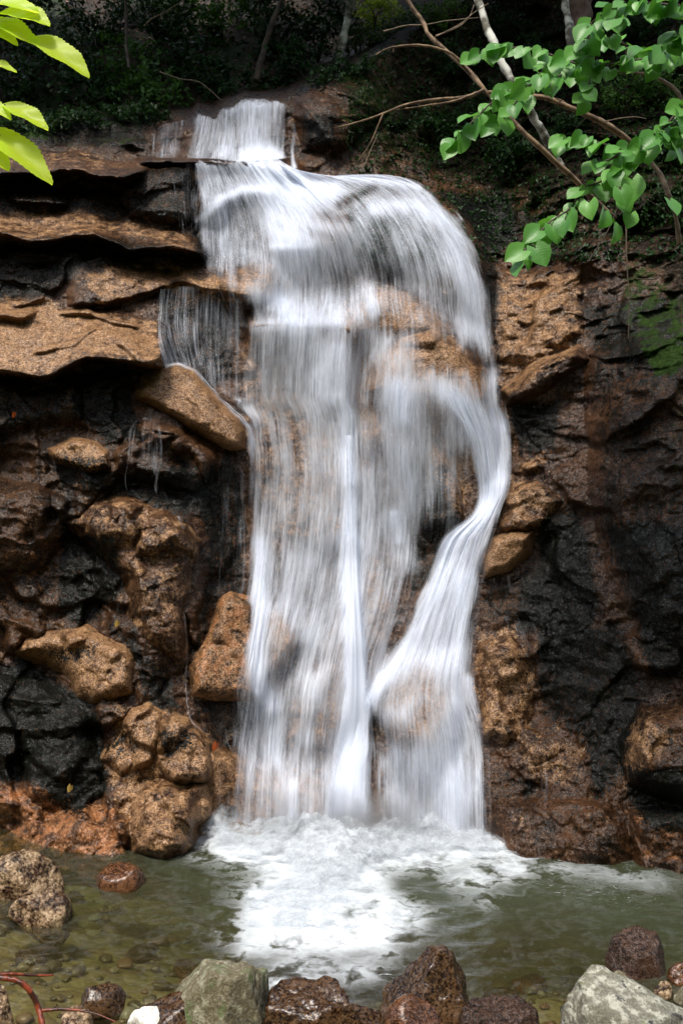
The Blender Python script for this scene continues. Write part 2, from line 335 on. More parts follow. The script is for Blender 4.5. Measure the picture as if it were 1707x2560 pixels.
# right wall
D -= dome([(1140, 900), (1200, 850), (1330, 790), (1360, 830), (1260, 900), (1200, 930), (1150, 935)], 34, .35)
D -= dome([(1140, 620), (1340, 600), (1350, 780), (1220, 850), (1146, 830)], 60, .22)
D -= dome([(1190, 1070), (1235, 1050), (1250, 1075), (1200, 1095)], 14, .1)
D -= dome([(1150, 1120), (1230, 1100), (1290, 1150), (1250, 1220), (1140, 1230)], 40, .2)
D -= dome([(1350, 800), (1568, 700), (2050, 700), (2050, 1500), (1568, 1500), (1420, 1400), (1340, 1100)], 160, .4)
D -= dome([(1420, 1700), (1470, 1620), (1568, 1600), (2050, 1600), (2050, 1850), (1568, 1850), (1440, 1800)], 70, .35)
D -= dome([(1100, 1480), (1180, 1450), (1220, 1520), (1230, 1640), (1160, 1720), (1095, 1700)], 50, .15)
D -= dome([(1120, 1840), (1400, 1830), (1440, 1900), (1450, 2060), (1120, 2060)], 60, .18)
D -= dome([(1440, 1850), (1568, 1840), (2050, 1850), (2050, 2060), (1440, 2060)], 50, .2)
D -= dome([(665, 225), (700, 205), (790, 175), (860, 180), (900, 260), (830, 330), (770, 365), (690, 350)], 60, .35)
# which places are smooth slabs (0) and which broken (1)
brk = np.clip(.55 + .5 * sstep(1120, 1250, PXg) * sstep(700, 500, PYg) + .05 * sstep(1150, 1400, PXg) + .25 * sstep(560, 400, PXg) * sstep(900, 1100, PYg), 0, 1)
inw = sstep(430, 600, PXg) * sstep(1160, 1060, PXg) * sstep(350, 450, PYg); brk *= 1 - .72 * inw
slab = np.maximum(sstep(-10, 20, poly_d(PXg, PYg, [(-500, 690), (100, 700), (380, 740), (375, 850), (-500, 850)])), sstep(-10, 20, poly_d(PXg, PYg, [(-500, 330), (350, 340), (480, 600), (-500, 560)])))
brk *= 1 - .4 * slab
P0 = PX(PXg, PYg, D0)
rel = facets(P0, .8, .20, 11, tilt=1.5, crack=.12, cw=.06) * 1.3 + facets(P0, .45, .085, 17, ani=(1.1, 1, .9), tilt=1.8, crack=.05, cw=.05, kk=14.) + facets(P0, .27, .036, 23, ani=(1.3, 1, .8), tilt=1.9, crack=.12, cw=.06) + facets(P0, .09, .010, 31, tilt=1.9, crack=.1, cw=.08)
bed = facets(P0, .34, .075, 41, ani=(1.8, 1, .45), rot=.55, tilt=1.6, crack=.1, cw=.06) * sstep(1120, 1260, PXg) * sstep(1150, 1000, PYg)
D -= brk * (rel + bed) + .045 * fbm(P0, 2.5, 5, 60) + .012 * fbm(P0, 14, 4, 61, .6)
nz_r = np.abs(fbm(P0 * np.array([1, 1, 1.6]), 2.3, 4, 77, .5)); D -= .05 * brk * (1 - nz_r * 3)
# skyline of the falls on the left; the rock goes back behind it
SIL = np.array([(-520, 300), (0, 310), (100, 300), (200, 286), (350, 275), (440, 264), (452, 250), (490, 258), (520, 242), (566, 226), (655, 228), (700, 205), (790, 175), (860, 130), (940, 80), (1050, 10), (1200, -140), (2090, -600)], float)
sil = np.interp(PXg, SIL[:, 0], SIL[:, 1]) + fbm(P0, 3, 4, 90) * 7
D = D + 2.6 * sstep(0, 75, sil - PYg) ** .8
Vc = PX(PXg, PYg, D)
# stains and colours of the rock, traced; ledge and right-wall shade painted in
def zero(): return np.zeros(PXg.shape)
def add_poly(A, poly, v, soft=16):
    m = sstep(-soft, soft, poly_d(QX, QY, poly)); return A + v * m
def add_stroke(A, pts, wd_, v): return A + v * np.exp(-(seg_d(QX, QY, pts) / wd_) ** 2)
tanA = zero() + .22; darkA = zero(); mossA = zero(); soilA = zero(); rustA = zero()
for poly, v in [([(-500, 690), (100, 690), (150, 715), (350, 740), (372, 838), (300, 820), (200, 815), (130, 846), (90, 853), (-500, 838)], .55),
                ([(170, 625), (250, 622), (400, 603), (440, 630), (640, 600), (650, 690), (430, 700), (350, 660), (240, 705)], .38),
                ([(-500, 480), (150, 480), (300, 510), (450, 545), (450, 585), (250, 540), (75, 556), (-500, 530)], .3),
                ([(-500, 340), (180, 345), (330, 378), (230, 396), (-500, 395)], .18),
                ([(770, 730), (850, 664), (930, 672), (1010, 710), (1110, 870), (1130, 960), (1050, 1180), (900, 1000), (840, 1000)], .5),
                ([(740, 1500), (860, 1250), (900, 1400), (880, 1600), (800, 1700)], .4),
                ([(856, 1640), (880, 1560), (960, 1510), (1060, 1520), (1060, 1640), (1020, 1740), (900, 1720)], .5),
                ([(650, 1700), (690, 1560), (780, 1520), (800, 1650), (760, 1740)], .4), ([(560, 740), (700, 740), (860, 800), (820, 1200), (620, 1250), (560, 1000)], .28),
                ([(470, 1720), (780, 1790), (780, 1920), (470, 1920)], .4), ([(480, 1420), (520, 1366), (680, 1440), (640, 1600), (450, 1600)], .3),
                ([(1146, 640), (1330, 620), (1345, 800), (1230, 870), (1146, 910)], .42), ([(1150, 1090), (1290, 1140), (1260, 1230), (1140, 1260)], .36),
                ([(1190, 1060), (1240, 1050), (1250, 1080), (1195, 1090)], .4),
                ([(1096, 1470), (1190, 1440), (1230, 1560), (1210, 1700), (1100, 1700)], .34), ([(1190, 1730), (1270, 1700), (1370, 1710), (1300, 1800), (1220, 1800)], .3),
                ([(1420, 1770), (1440, 1660), (1500, 1640), (1568, 1700), (1500, 1740), (1450, 1830)], .35),
                ([(270, 1620), (420, 1636), (480, 1700), (500, 1860), (460, 1950), (300, 1960), (240, 1760)], .34), ([(-500, 1800), (240, 1830), (300, 1960), (-500, 1960)], .25)]:
    tanA = add_poly(tanA, poly, v, 22)
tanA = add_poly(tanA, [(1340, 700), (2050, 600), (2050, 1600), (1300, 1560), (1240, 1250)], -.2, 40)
for poly, v in [([(-500, 1790), (0, 1800), (240, 1820), (300, 1880), (300, 1970), (-500, 1960)], .55), ([(240, 1150), (300, 1240), (200, 1300), (0, 1420), (0, 1250), (150, 1180)], .3),
                ([(440, 1600), (520, 1380), (570, 1370), (580, 1600)], .25), ([(1160, 850), (1370, 780), (1300, 1000), (1230, 1180), (1150, 950)], .22), ([(1400, 1180), (1500, 1250), (1440, 1430), (1330, 1330)], .22),
                ([(1440, 1850), (1700, 1840), (1700, 2010), (1440, 1980)], .4), ([(370, 270), (440, 262), (655, 225), (790, 190), (760, 360), (660, 380), (650, 240)], .25)]:
    rustA = add_poly(rustA, poly, v, 24)
for poly, v in [([(-500, 860), (-200, 860), (0, 845), (90, 860), (190, 858), (190, 960), (0, 1010), (-500, 1010)], .45), ([(190, 820), (300, 830), (300, 870), (330, 1000), (250, 1010), (185, 960)], .62),
                ([(-500, 390), (0, 392), (230, 398), (445, 372), (450, 525), (300, 508), (225, 488), (-500, 480)], .5), ([(-500, 555), (75, 556), (250, 545), (450, 590), (380, 606), (200, 620), (120, 690), (-500, 690)], .55),  # bands below the left ledges paint the shade under them
                ([(120, 1050), (250, 1080), (300, 1090), (480, 1060), (490, 1180), (430, 1190), (300, 1150), (140, 1110)], .32), ([(150, 1215), (290, 1260), (280, 1360), (190, 1440), (140, 1400)], .4),
                ([(250, 1440), (300, 1480), (330, 1640), (420, 1640), (400, 1560), (330, 1500)], .5), ([(-500, 1560), (60, 1510), (130, 1560), (200, 1600), (240, 1700), (250, 1820), (170, 1880), (120, 1850), (90, 1800), (-500, 1815)], .66),
                ([(440, 1140), (520, 1020), (560, 1100), (560, 1380), (500, 1380), (460, 1520), (440, 1500), (470, 1250)], .5), ([(440, 1606), (590, 1606), (600, 1740), (560, 1760), (470, 1700)], .42),
                ([(470, 370), (620, 430), (620, 600), (455, 620), (440, 560)], .5), ([(360, 660), (520, 690), (540, 860), (480, 900), (430, 840), (370, 840), (350, 740)], .5),
                ([(800, 480), (980, 500), (1060, 640), (900, 660), (820, 600)], .55), ([(940, 1030), (1030, 1060), (1060, 1190), (990, 1330), (930, 1400), (920, 1200)], .45),
                ([(700, 590), (800, 590), (820, 690), (700, 720)], .3), ([(1000, 430), (1180, 450), (1150, 600), (1150, 860), (1110, 700), (1080, 530)], .5),
                ([(1000, 440), (1160, 470), (1420, 520), (1420, 600), (1180, 600), (1100, 560)], .25), ([(1160, 930), (1290, 920), (1270, 1030), (1190, 1050)], .62),
                ([(1240, 1180), (1330, 1160), (1380, 1400), (1300, 1560), (1240, 1500)], .45), ([(1104, 1330), (1240, 1320), (1260, 1440), (1200, 1450), (1104, 1430)], .4),
                ([(1240, 1500), (1420, 1430), (1480, 1600), (1420, 1780), (1370, 1840), (1340, 1700), (1250, 1640)], .34), ([(1430, 1760), (1568, 1760), (2050, 1740), (2050, 1900), (1480, 1900)], .42),
                ([(1120, 1760), (1230, 1800), (1200, 1850), (1120, 1840)], .35), ([(1350, 700), (2050, 600), (2050, 1560), (1500, 1560), (1380, 1150)], .38), ([(1200, 1200), (2050, 1200), (2050, 1960), (1200, 1960)], .24), ([(680, 200), (1000, 100), (1150, 440), (1000, 420), (900, 400), (700, 380)], .28), ([(1120, 470), (1560, 600), (1560, 900), (1380, 800), (1180, 620)], .18), ([(-500, 1000), (440, 1000), (440, 1500), (-500, 1500)], .26), ([(690, 260), (780, 280), (760, 350), (700, 330)], .3), ([(-500, 270), (0, 290), (340, 268), (345, 352), (180, 340), (-500, 336)], .5)]:  # large right-wall polygons put canopy shade into the rock colour
    darkA = add_poly(darkA, poly, v, 18)
for poly, v in [([(780, 170), (950, 100), (1020, 330), (930, 370), (840, 370), (800, 330)], .5), ([(1430, 600), (1620, 560), (1700, 800), (1500, 860), (1430, 740)], .55), ([(40, 290), (340, 280), (330, 360), (60, 340)], .4),
                ([(200, 820), (300, 830), (290, 870), (210, 860)], .3), ([(1480, 800), (1620, 800), (1620, 1300), (1540, 1100)], .35)]:
    mossA = add_poly(mossA, poly, v, 20)
soilA = add_poly(soilA, [(880, 120), (880, 330), (960, 400), (1150, 440), (1300, 480), (1480, 600), (1560, 720), (2100, 760), (2100, -600), (1000, -600)], .62, 40)
mossA = mossA + .3 * soilA * sstep(.0, .4, fbm(P0, 1.2, 4, 99))
rim = sstep(26, -6, PYg - sil); darkA = darkA + rim * .3; mossA = mossA + rim * .35; tanA = tanA - rim * .3; soilA = soilA + .5 * sstep(2, -20, PYg - sil)
Fc = grid_faces(*PXg.shape)
okf = (PYg > sil - 72).ravel() | (PXg.ravel() > 760)
Fk = Fc[okf[Fc].all(1)]
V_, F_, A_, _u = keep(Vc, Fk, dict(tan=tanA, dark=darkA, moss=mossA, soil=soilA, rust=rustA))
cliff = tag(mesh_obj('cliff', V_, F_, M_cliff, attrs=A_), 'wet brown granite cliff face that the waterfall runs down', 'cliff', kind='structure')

# smooth front envelope of the rock, which the water follows
ex, ey = np.arange(-20, 1600, 6.), np.arange(150, 2000, 6.)
EX, EY = np.meshgrid(ex, ey)
def samp(G, px, py):                  # sample a full grid field at picture positions
    i = np.clip(np.searchsorted(gx, px) - 1, 0, len(gx) - 2); j = np.clip(np.searchsorted(gy, py) - 1, 0, len(gy) - 2)
    u = np.clip((px - gx[i]) / (gx[i + 1] - gx[i]), 0, 1); v = np.clip((py - gy[j]) / (gy[j + 1] - gy[j]), 0, 1)
    return G[j, i] * (1 - u) * (1 - v) + G[j, i + 1] * u * (1 - v) + G[j + 1, i] * (1 - u) * v + G[j + 1, i + 1] * u * v
E = samp(D, EX, EY)
def shift_min(E, r):
    O = E.copy()
    for a in range(-r, r + 1):
        O = np.minimum(O, np.roll(E, a, 0)); 
    E2 = O.copy()
    for a in range(-r, r + 1): E2 = np.minimum(E2, np.roll(O, a, 1))
    return E2
def blur(E, r, n=3):
    for _ in range(n):
        for ax in (0, 1):
            pad = [(r, r) if k == ax else (0, 0) for k in (0, 1)]; Q = np.cumsum(np.pad(E, pad, 'edge'), ax)
            Q = np.concatenate([np.zeros_like(np.take(Q, [0], ax)), Q], ax); k = 2 * r + 1
            E = (np.take(Q, range(k, Q.shape[ax]), ax) - np.take(Q, range(0, Q.shape[ax] - k), ax)) / k
    return E

# boulders that stand proud of the face, each its own object
def face_boulder(poly, w_, h, label, seed, tan=.6, dark=(), rust=0., gyk=0., step=2.4, pw=2.2, rough=1.):
    A = np.array(poly, float); x0, y0 = A.min(0) - 12; x1, y1 = A.max(0) + 12
    X, Y = np.meshgrid(np.arange(x0, x1, step), np.arange(y0, y1, step))
    d0 = bil(_c, cx_, cy_, X, Y); p = PX(X, Y, d0)
    qx = X + fbm(p, 3, 4, seed) * 9; qy = Y + fbm(p, 3, 4, seed + 5) * 9
    d = poly_d(qx, qy, poly); t = np.clip((d + 8) / w_, 0, 1); pr = 1 - (1 - t) ** pw
    c = A.mean(0); r = A.max(0) - A.min(0)
    e = bil(blur(E, 4), ex, ey, X, Y)
    dep = e + .16 - (h + .16) * pr * (1 + gyk * (Y - c[1]) / r[1] * 2) - rough * pr * ((facets(p, .42, .11, seed, tilt=1.8, crack=.08, cw=.05) + facets(p, .16, .02, seed + 2, tilt=1.8, crack=.1, cw=.06)) + .03 * fbm(p, 3, 4, seed + 9) + .01 * fbm(p, 15, 3, seed + 7))
    dk = np.zeros(X.shape)
    for q, v in dark: dk += v * sstep(-14, 14, poly_d(qx, qy, q))
    EB[:] = np.where((EX > x0 + 9) & (EX < x1 - 9) & (EY > y0 + 9) & (EY < y1 - 9) & (poly_d(EX, EY, poly) > 0), np.minimum(EB, bil_any(dep, X, Y, EX, EY)), EB)
    V = PX(X, Y, dep); F = grid_faces(*X.shape); ok = (d > -9).ravel()
    V, F, At, _ = keep(V, F[ok[F].all(1)], dict(tan=np.full(X.shape, tan), dark=dk, moss=np.zeros(X.shape), soil=np.zeros(X.shape), rust=np.full(X.shape, rust)))
    return tag(mesh_obj('cliff_boulder', V, F, M_cliff, attrs=At), label, 'boulder', 'boulders standing proud of the cliff')
def bil_any(G, X, Y, px, py): return bil(G, X[0, :2], Y[:2, 0], px, py) if False else G[np.clip(((py - Y[0, 0]) / (Y[1, 0] - Y[0, 0])).astype(int), 0, G.shape[0] - 1), np.clip(((px - X[0, 0]) / (X[0, 1] - X[0, 0])).astype(int), 0, G.shape[1] - 1)]
EB = E.copy()
FB = [([(310, 893), (325, 868), (365, 843), (415, 834), (450, 850), (478, 888), (510, 928), (552, 963), (565, 988), (565, 1028), (530, 1033), (490, 1013), (450, 988), (400, 958), (350, 930), (318, 913)], 34, .26,
   'smooth tan tongue-shaped boulder leaning into the left edge of the falls', 201, .95, (), 0., .1, 2.4, 2.2, .25),
  ([(110, 1028), (165, 1003), (225, 1010), (252, 1035), (256, 1075), (200, 1085), (125, 1062)], 24, .2, 'small rounded tan-topped boulder in the dark rock left of the thin forked trickle', 211, .75, [([(110, 1045), (256, 1040), (256, 1090), (110, 1090)], .5)], .2, 0, 2.4, 2.2, .5),
  ([(150, 1200), (210, 1150), (300, 1143), (380, 1162), (440, 1195), (467, 1240), (455, 1310), (442, 1400), (430, 1500), (415, 1535), (350, 1500), (290, 1455), (285, 1340), (200, 1262)], 60, .26,
   'large brown angular boulder with a paler top, halfway down the left rocks', 221, .42, [([(150, 1230), (270, 1230), (285, 1340), (200, 1270)], .5)], .15, -.1, 2.4, 2.2, 1.2),
  ([(20, 1500), (60, 1468), (105, 1445), (200, 1437), (297, 1484), (312, 1526), (308, 1590), (215, 1618), (180, 1600), (140, 1545)], 46, .22, 'broad tan boulder sitting above the black wet algae patch', 231, .68, [([(100, 1490), (230, 1480), (225, 1510), (130, 1530)], .45), ([(0, 1500), (120, 1560), (200, 1640), (0, 1640)], .6)], .15, 0, 2.4, 2.2, .8),
  ([(235, 1740), (262, 1680), (300, 1622), (345, 1612), (380, 1628), (372, 1700), (350, 1760), (280, 1790)], 34, .2, 'narrow cracked tan boulder low on the left rocks', 241, .66, [([(235, 1700), (300, 1660), (330, 1720), (240, 1760)], .4)], .1, 0, 2.4, 2.2, 1.2),
  ([(350, 1760), (365, 1660), (400, 1632), (440, 1650), (484, 1706), (492, 1764), (480, 1800), (400, 1800)], 36, .22, 'blocky tan and black boulder beside the lower left edge of the falls', 251, .6, [([(350, 1680), (440, 1670), (450, 1720), (380, 1740)], .5)], .1, 0, 2.4, 2.2, 1.2),
  ([(436, 1530), (470, 1460), (500, 1376), (530, 1360), (575, 1364), (600, 1440), (600, 1560), (590, 1612), (500, 1606), (440, 1594)], 44, .26, 'reddish brown triangular boulder with a flat base, behind the thin left veil of water', 261, .62, (), .45, 0, 2.4, 2.4, .4),
  ([(600, 1400), (640, 1402), (680, 1440), (690, 1470), (655, 1520), (600, 1580), (590, 1500)], 34, .2, 'rounded pale brown boulder seen through the veil of the falls', 271, .85, (), 0, 0, 2.4, 2.2, .3),
  ([(1112, 1330), (1110, 1280), (1130, 1240), (1175, 1225), (1227, 1222), (1217, 1270), (1170, 1312)], 30, .22, 'smooth tan boulder just right of the narrow waist of the falls', 281, .85, (), 0, 0, 2.4, 2.2, .4)]
for a in FB: face_boulder(*a[:5], tan=a[5], dark=a[6], rust=a[7], gyk=a[8], step=a[9], pw=a[10], rough=a[11])

E = EB
ENV = blur(shift_min(E, 2), 2)
def env(px, py): return bil(ENV, ex, ey, px, py)

# ------------------------------------------------------------------ hill behind, river bed and banks
def lin(*seg): return np.concatenate([np.arange(a, b, s) for a, b, s in seg])
hx, hy = lin((-30, -10, 1.), (-10, 10, .08), (10, 31, 1.)), lin((13.2, 17, .08), (17, 40, .7))
HX, HY = np.meshgrid(hx, hy); p = np.stack([HX, HY, HX * 0], -1)
crest = 20 - 7 * sstep(-9.2, -11., HX)
HZ = 7.7 + (HY - 13.2) * 1.5 + .5 * fbm(p, .5, 4, 5) + .12 * fbm(p, 3, 4, 6) - 1.0 * np.exp(-((HX - .9 + .35 * (HY - 13)) / 1.0) ** 2) * sstep(20, 14, HY)
HZ = np.minimum(HZ, crest + fbm(p, .4, 3, 8) * .5)
M_hill = None
t = NT('forest_soil'); g = t.n('NewGeometry').outputs['Position']; n = t.noise(g, 6, 6, .65); n2 = t.noise(g, 1.2, 3)
c = t.mix(t.map(n2, .5, .62), t.ramp(n, [(.35, (.008, .006, .004)), (.65, (.045, .026, .014)), (.8, (.12, .06, .03))]), (.012, .024, .006))
M_hill = t.surf(t.n('BsdfPrincipled', {'Base Color': c, 'Roughness': .9, 'Normal': t.n('Bump', {'Strength': .8, 'Distance': .05, 'Height': n}).outputs[0]}).outputs[0])
tag(mesh_obj('hill', np.stack([HX, HY, HZ], -1), grid_faces(*HX.shape), M_hill), 'dark forested slope rising behind the falls', 'hill', kind='structure')

bx, by = lin((-60, -5, 2.5), (-5, 5, .05), (5, 61, 2.5)), lin((-60, 2, 2.), (2, 12.4, .05), (12.4, 14, .4))
BX, BY = np.meshgrid(bx, by); p = np.stack([BX, BY, BX * 0], -1)
deep = np.exp(-((BX - .5) / 2.2) ** 2 - ((BY - 9.0) / 1.5) ** 2)
bank = sstep(6.6, 5.6, BY)
BZ = -.2 - .62 * deep - .10 * sstep(7., 8.5, BY) + .25 * sstep(-1.2, -3.2, BX) * .3 + (.20 * bank + .32 * np.clip(5.8 - BY, 0, 5)) + .05 * fbm(p, 1.3, 4, 8) + .012 * fbm(p, 9, 3, 9)
BZ = BZ + np.clip(np.abs(BX) - 5.5, 0, 60) * .22 * sstep(8, 4, BY) + np.clip(-3 - BY, 0, 22) * 1.0 + np.clip(np.abs(BX) - 7, 0, 20) * .8 * sstep(12, 6, BY) - .25 * sstep(1.3, 2.6, BX) * sstep(5.6, 6.6, BY)  # unseen steep slopes behind and beside the camera, added to block low sky light
t = NT('river_bed'); g = t.n('NewGeometry').outputs['Position']
vo = t.n('TexVoronoi', {'Vector': t.n('Mapping', {'Vector': g, 'Scale': (1, 1, 1)}).outputs[0], 'Scale': 9., 'Randomness': 1.}); vc = t.n('SeparateColor', {'Color': vo.outputs['Color']}).outputs[0]
n = t.noise(g, 30, 5, .6); n2 = t.noise(g, 2.2, 4)
c = t.ramp(vc, [(.0, (.03, .022, .01)), (.35, (.11, .08, .03)), (.6, (.17, .13, .055)), (.8, (.09, .04, .014)), (1., (.26, .22, .12))])
c = t.mix(t.map(n2, .38, .6), c, t.ramp(n, [(.3, (.12, .09, .035)), (.7, (.26, .21, .10))]))
sy = t.n('SeparateXYZ', {0: g}); fz = t.math('MAXIMUM', t.map(sy.outputs[1], 4.6, 2.6), t.map(t.math('ABSOLUTE', sy.outputs[0]), 6.5, 8.)); c = t.mix(fz, c, t.ramp(n, [(.3, (.006, .012, .003)), (.7, (.03, .05, .012))]))  # unseen slopes coloured dark green to cut frontal fill light
M_bed = t.surf(t.n('BsdfPrincipled', {'Base Color': c, 'Roughness': .7, 'Normal': t.n('Bump', {'Strength': .6, 'Distance': .03, 'Height': t.math('ADD', n, t.math('MULTIPLY', vo.outputs['Distance'], -2.))}).outputs[0]}).outputs[0])
tag(mesh_obj('river_bed', np.stack([BX, BY, BZ], -1), grid_faces(*BX.shape)[:, ::-1], M_bed), 'sandy brown river bed and bank under the clear pool', 'river bed', kind='structure')

# foam density over the pool, traced as soft blobs (picture positions)
FO = [(640, 1935, 130, 34, 1.0), (500, 1925, 50, 26, .9), (800, 1960, 160, 42, 1.15), (1020, 1950, 130, 32, 1.05), (1130, 1950, 60, 22, .7), (760, 2020, 130, 60, 1.1), (700, 2090, 120, 55, .8), (860, 2100, 90, 60, .55),
      (620, 2070, 70, 50, .65), (760, 2160, 150, 34, .72), (650, 2130, 90, 34, .55), (580, 2175, 60, 24, .42), (700, 2230, 110, 40, .5), (870, 2175, 60, 45, .4), (640, 2262, 60, 16, .7), (840, 2240, 60, 26, .4), (940, 2105, 45, 30, .42),
      (1080, 2020, 90, 30, .62), (1180, 1990, 70, 30, .5), (1300, 1990, 110, 26, .38), (1450, 2020, 120, 26, .34), (1120, 2075, 60, 20, .3), (560, 1975, 60, 26, .55), (470, 1965, 50, 22, .4), (930, 2030, 60, 26, -.45), (980, 2052, 40, 16, -.3)]
FO2 = [(1300, 2040, 160, 40, .22), (1450, 2070, 140, 40, .16), (420, 2060, 150, 60, .1), (500, 2150, 90, 50, .2), (540, 2240, 70, 40, .24), (900, 2240, 80, 30, .3), (300, 2200, 200, 60, .08), (1050, 2100, 120, 40, .15)]
def blobs(L, px, py):
    r = np.zeros(px.shape)
    for a, b, rx, ry, v in L: r += v * np.exp(-((px - a) / rx) ** 2 - ((py - b) / ry) ** 2)
    return r
wxs, wys = lin((-9, -3.6, .3), (-3.6, 3.6, .014), (3.6, 9.1, .3)), lin((5.4, 10.6, .014), (10.6, 12.4, .2))
WX, WY = np.meshgrid(wxs, wys); p = np.stack([WX, WY, WX * 0], -1)
upx, upy = proj(p)
fwx = 34 * fbm(p, 2.2, 4, 31); fwy = 16 * fbm(p, 2.2, 4, 37); fo = blobs(FO, upx + fwx, upy + fwy); fo2 = blobs(FO2, upx, upy)
agit = np.clip(fo, 0, 1.2)
# distance from the plunge point stretches the ripples into rings
rr = np.hypot(WX + .05, (WY - 9.8) * 1.1)
WZ = .012 * fbm(p * np.array([1, 1.6, 1]), 5, 3, 21) * (1 + 2 * fo2) + .05 * agit * (fbm(p, 3.2, 4, 22) + .3) + .012 * np.sin(rr * 16 + 3 * fbm(p, 1.4, 3, 23)) * np.clip(1.6 - rr * .4, 0.2, 1) * .6
bedz = bil(BZ[60:, :] if False else BZ, bx, by, WX, WY) if False else None
ix = np.clip(np.searchsorted(bx, WX) - 1, 0, len(bx) - 2); iy = np.clip(np.searchsorted(by, WY) - 1, 0, len(by) - 2)
depth = -BZ[iy, ix]
t = NT('pool_water'); g = t.n('NewGeometry').outputs['Position']
wp = t.noise(g, 2.5, 3, .5, out=1); gv = t.n('VectorMath', {0: g, 1: t.n('VectorMath', {0: wp, 'Scale': .5}, operation='SCALE').outputs[0]}, operation='ADD').outputs[0]
r1 = t.noise(t.n('Mapping', {'Vector': gv, 'Rotation': (0, 0, .35), 'Scale': (7, 17, 1)}).outputs[0], 1., 4, .55); r2 = t.noise(g, 40, 3, .5)
bp = t.n('Bump', {'Strength': .5, 'Distance': .012, 'Height': t.math('ADD', r1, t.math('MULTIPLY', r2, .15))}).outputs[0]
gl = t.n('BsdfGlossy', {'Color': (1, 1, 1, 1), 'Roughness': .12, 'Normal': bp}).outputs[0]
dp = t.attr('depth')
body = t.n('BsdfDiffuse', {'Color': t.mix(t.map(dp, .2, .7), (.085, .085, .04), (.06, .10, .07)) if False else t.n('MapRange', {'Value': dp}).outputs[0]}).outputs[0]
body = t.n('BsdfDiffuse', {'Color': t.mix(t.map(dp, .15, .75), (.060, .052, .020), (.046, .055, .030))}).outputs[0]
clear = t.n('BsdfTransparent', {'Color': t.mix(t.map(dp, .0, .6), (.95, .93, .80), (.50, .62, .40))}).outputs[0]
under = t.n('MixShader', {0: t.map(dp, .05, .8, .10, .78), 1: clear, 2: body}).outputs[0]
fr = t.n('Fresnel', {'IOR': 1.33, 'Normal': bp}).outputs[0]
sur = t.n('MixShader', {0: fr, 1: under, 2: gl}).outputs[0]
# foam carried on the surface: swirled, ridged
fw = t.noise(g, 3.2, 3, .6, out=1); fv = t.n('VectorMath', {0: g, 1: t.n('VectorMath', {0: fw, 'Scale': .42}, operation='SCALE').outputs[0]}, operation='ADD').outputs[0]
f1 = t.noise(fv, 3.6, 6, .56); f2 = t.noise(t.n('Mapping', {'Vector': fv, 'Scale': (1, 1.5, 1)}).outputs[0], 15, 4, .6)
ridge = t.math('SUBTRACT', 1., t.math('MULTIPLY', t.math('ABSOLUTE', t.math('SUBTRACT', f1, .5)), 5.), clamp=True)
fs = t.math('ADD', t.math('MULTIPLY', ridge, .32), t.math('ADD', t.math('MULTIPLY', f1, .95), t.math('MULTIPLY', f2, .16)))
fa = t.math('ADD', t.attr('foam'), t.math('MULTIPLY', t.math('SUBTRACT', fs, .78), 1.5))
fa = t.map(fa, .02, 1.25)
sk = t.noise(t.n('Mapping', {'Vector': gv, 'Rotation': (0, 0, .4), 'Scale': (16, 55, 1)}).outputs[0], 1., 4, .6)
fb = t.map(t.math('ADD', t.attr('streak'), sk), .68, .98, 0., .6)
fac = t.math('MAXIMUM', fa, fb)
foam_sh = t.n('BsdfDiffuse', {'Color': (.60, .64, .67, 1), 'Normal': t.n('Bump', {'Strength': .5, 'Distance': .06, 'Height': fs}).outputs[0]}).outputs[0]
M_pool = t.surf(t.n('MixShader', {0: fac, 1: sur, 2: foam_sh}).outputs[0])
V_, F_, A_, _u = keep(np.stack([WX, WY, WZ], -1), grid_faces(*WX.shape)[:, ::-1], dict(foam=fo, streak=fo2 * .55, depth=depth))
tag(mesh_obj('water', V_, F_, M_pool, attrs=A_), 'clear green-brown plunge pool with white foam below the falls', 'water', kind='structure')

# heaped white water where the falls land: several torn layers, one object
t = NT('white_water'); g = t.n('NewGeometry').outputs['Position']
f1 = t.noise(g, 6, 4, .55); f2 = t.noise(g, 20, 3, .5)
al = t.map(t.math('ADD', t.attr('foam'), t.math('ADD', t.math('MULTIPLY', t.math('SUBTRACT', f1, .5), 1.6), t.math('MULTIPLY', t.math('SUBTRACT', f2, .5), .5))), .2, 1.3)
sh = t.n('MixShader', {0: .35, 1: t.n('BsdfDiffuse', {'Color': (.64, .68, .72, 1)}).outputs[0], 2: t.n('BsdfTranslucent', {'Color': (.64, .68, .72, 1)}).outputs[0]}).outputs[0]
M_foam = t.surf(t.n('MixShader', {0: al, 1: t.n('BsdfTransparent').outputs[0], 2: sh}).outputs[0])
tm = NT('mist'); gm = tm.n('NewGeometry').outputs['Position']; tcm = tm.n('TexCoord').outputs['Object']
rm = tm.n('VectorMath', {0: tcm}, operation='LENGTH').outputs['Value']; nm = tm.noise(gm, 2.6, 3, .6)
dm_ = tm.math('MULTIPLY', tm.map(rm, 1., .2, 0., 1.), tm.map(nm, .35, .65, .2, 1.2)); vm = tm.n('VolumePrincipled', {'Color': (.9, .93, .96, 1), 'Density': tm.math('MULTIPLY', dm_, 3.), 'Anisotropy': .2})
tm.t.links.new(vm.outputs[0], tm.out.inputs['Volume']); tm.m.cycles.volume_step_rate = 1.
bmm = bpy.data.meshes.new('mist'); import bmesh as _b; bb = _b.new(); _b.ops.create_icosphere(bb, subdivisions=3, radius=1.); bb.to_mesh(bmm); bb.free(); bmm.materials.append(tm.m)
mo = bpy.data.objects.new('mist', bmm); col.objects.link(mo); mo.location = (.15, 9.75, .12); mo.scale = (1.6, .55, .5); tag(mo, 'thin white mist hanging where the falls strike the pool', 'mist', kind='stuff')
parts, at = [], []
xs, ys = np.arange(-2., 2.6, .02), np.arange(7.6, 10.5, .02); X, Y = np.meshgrid(xs, ys)
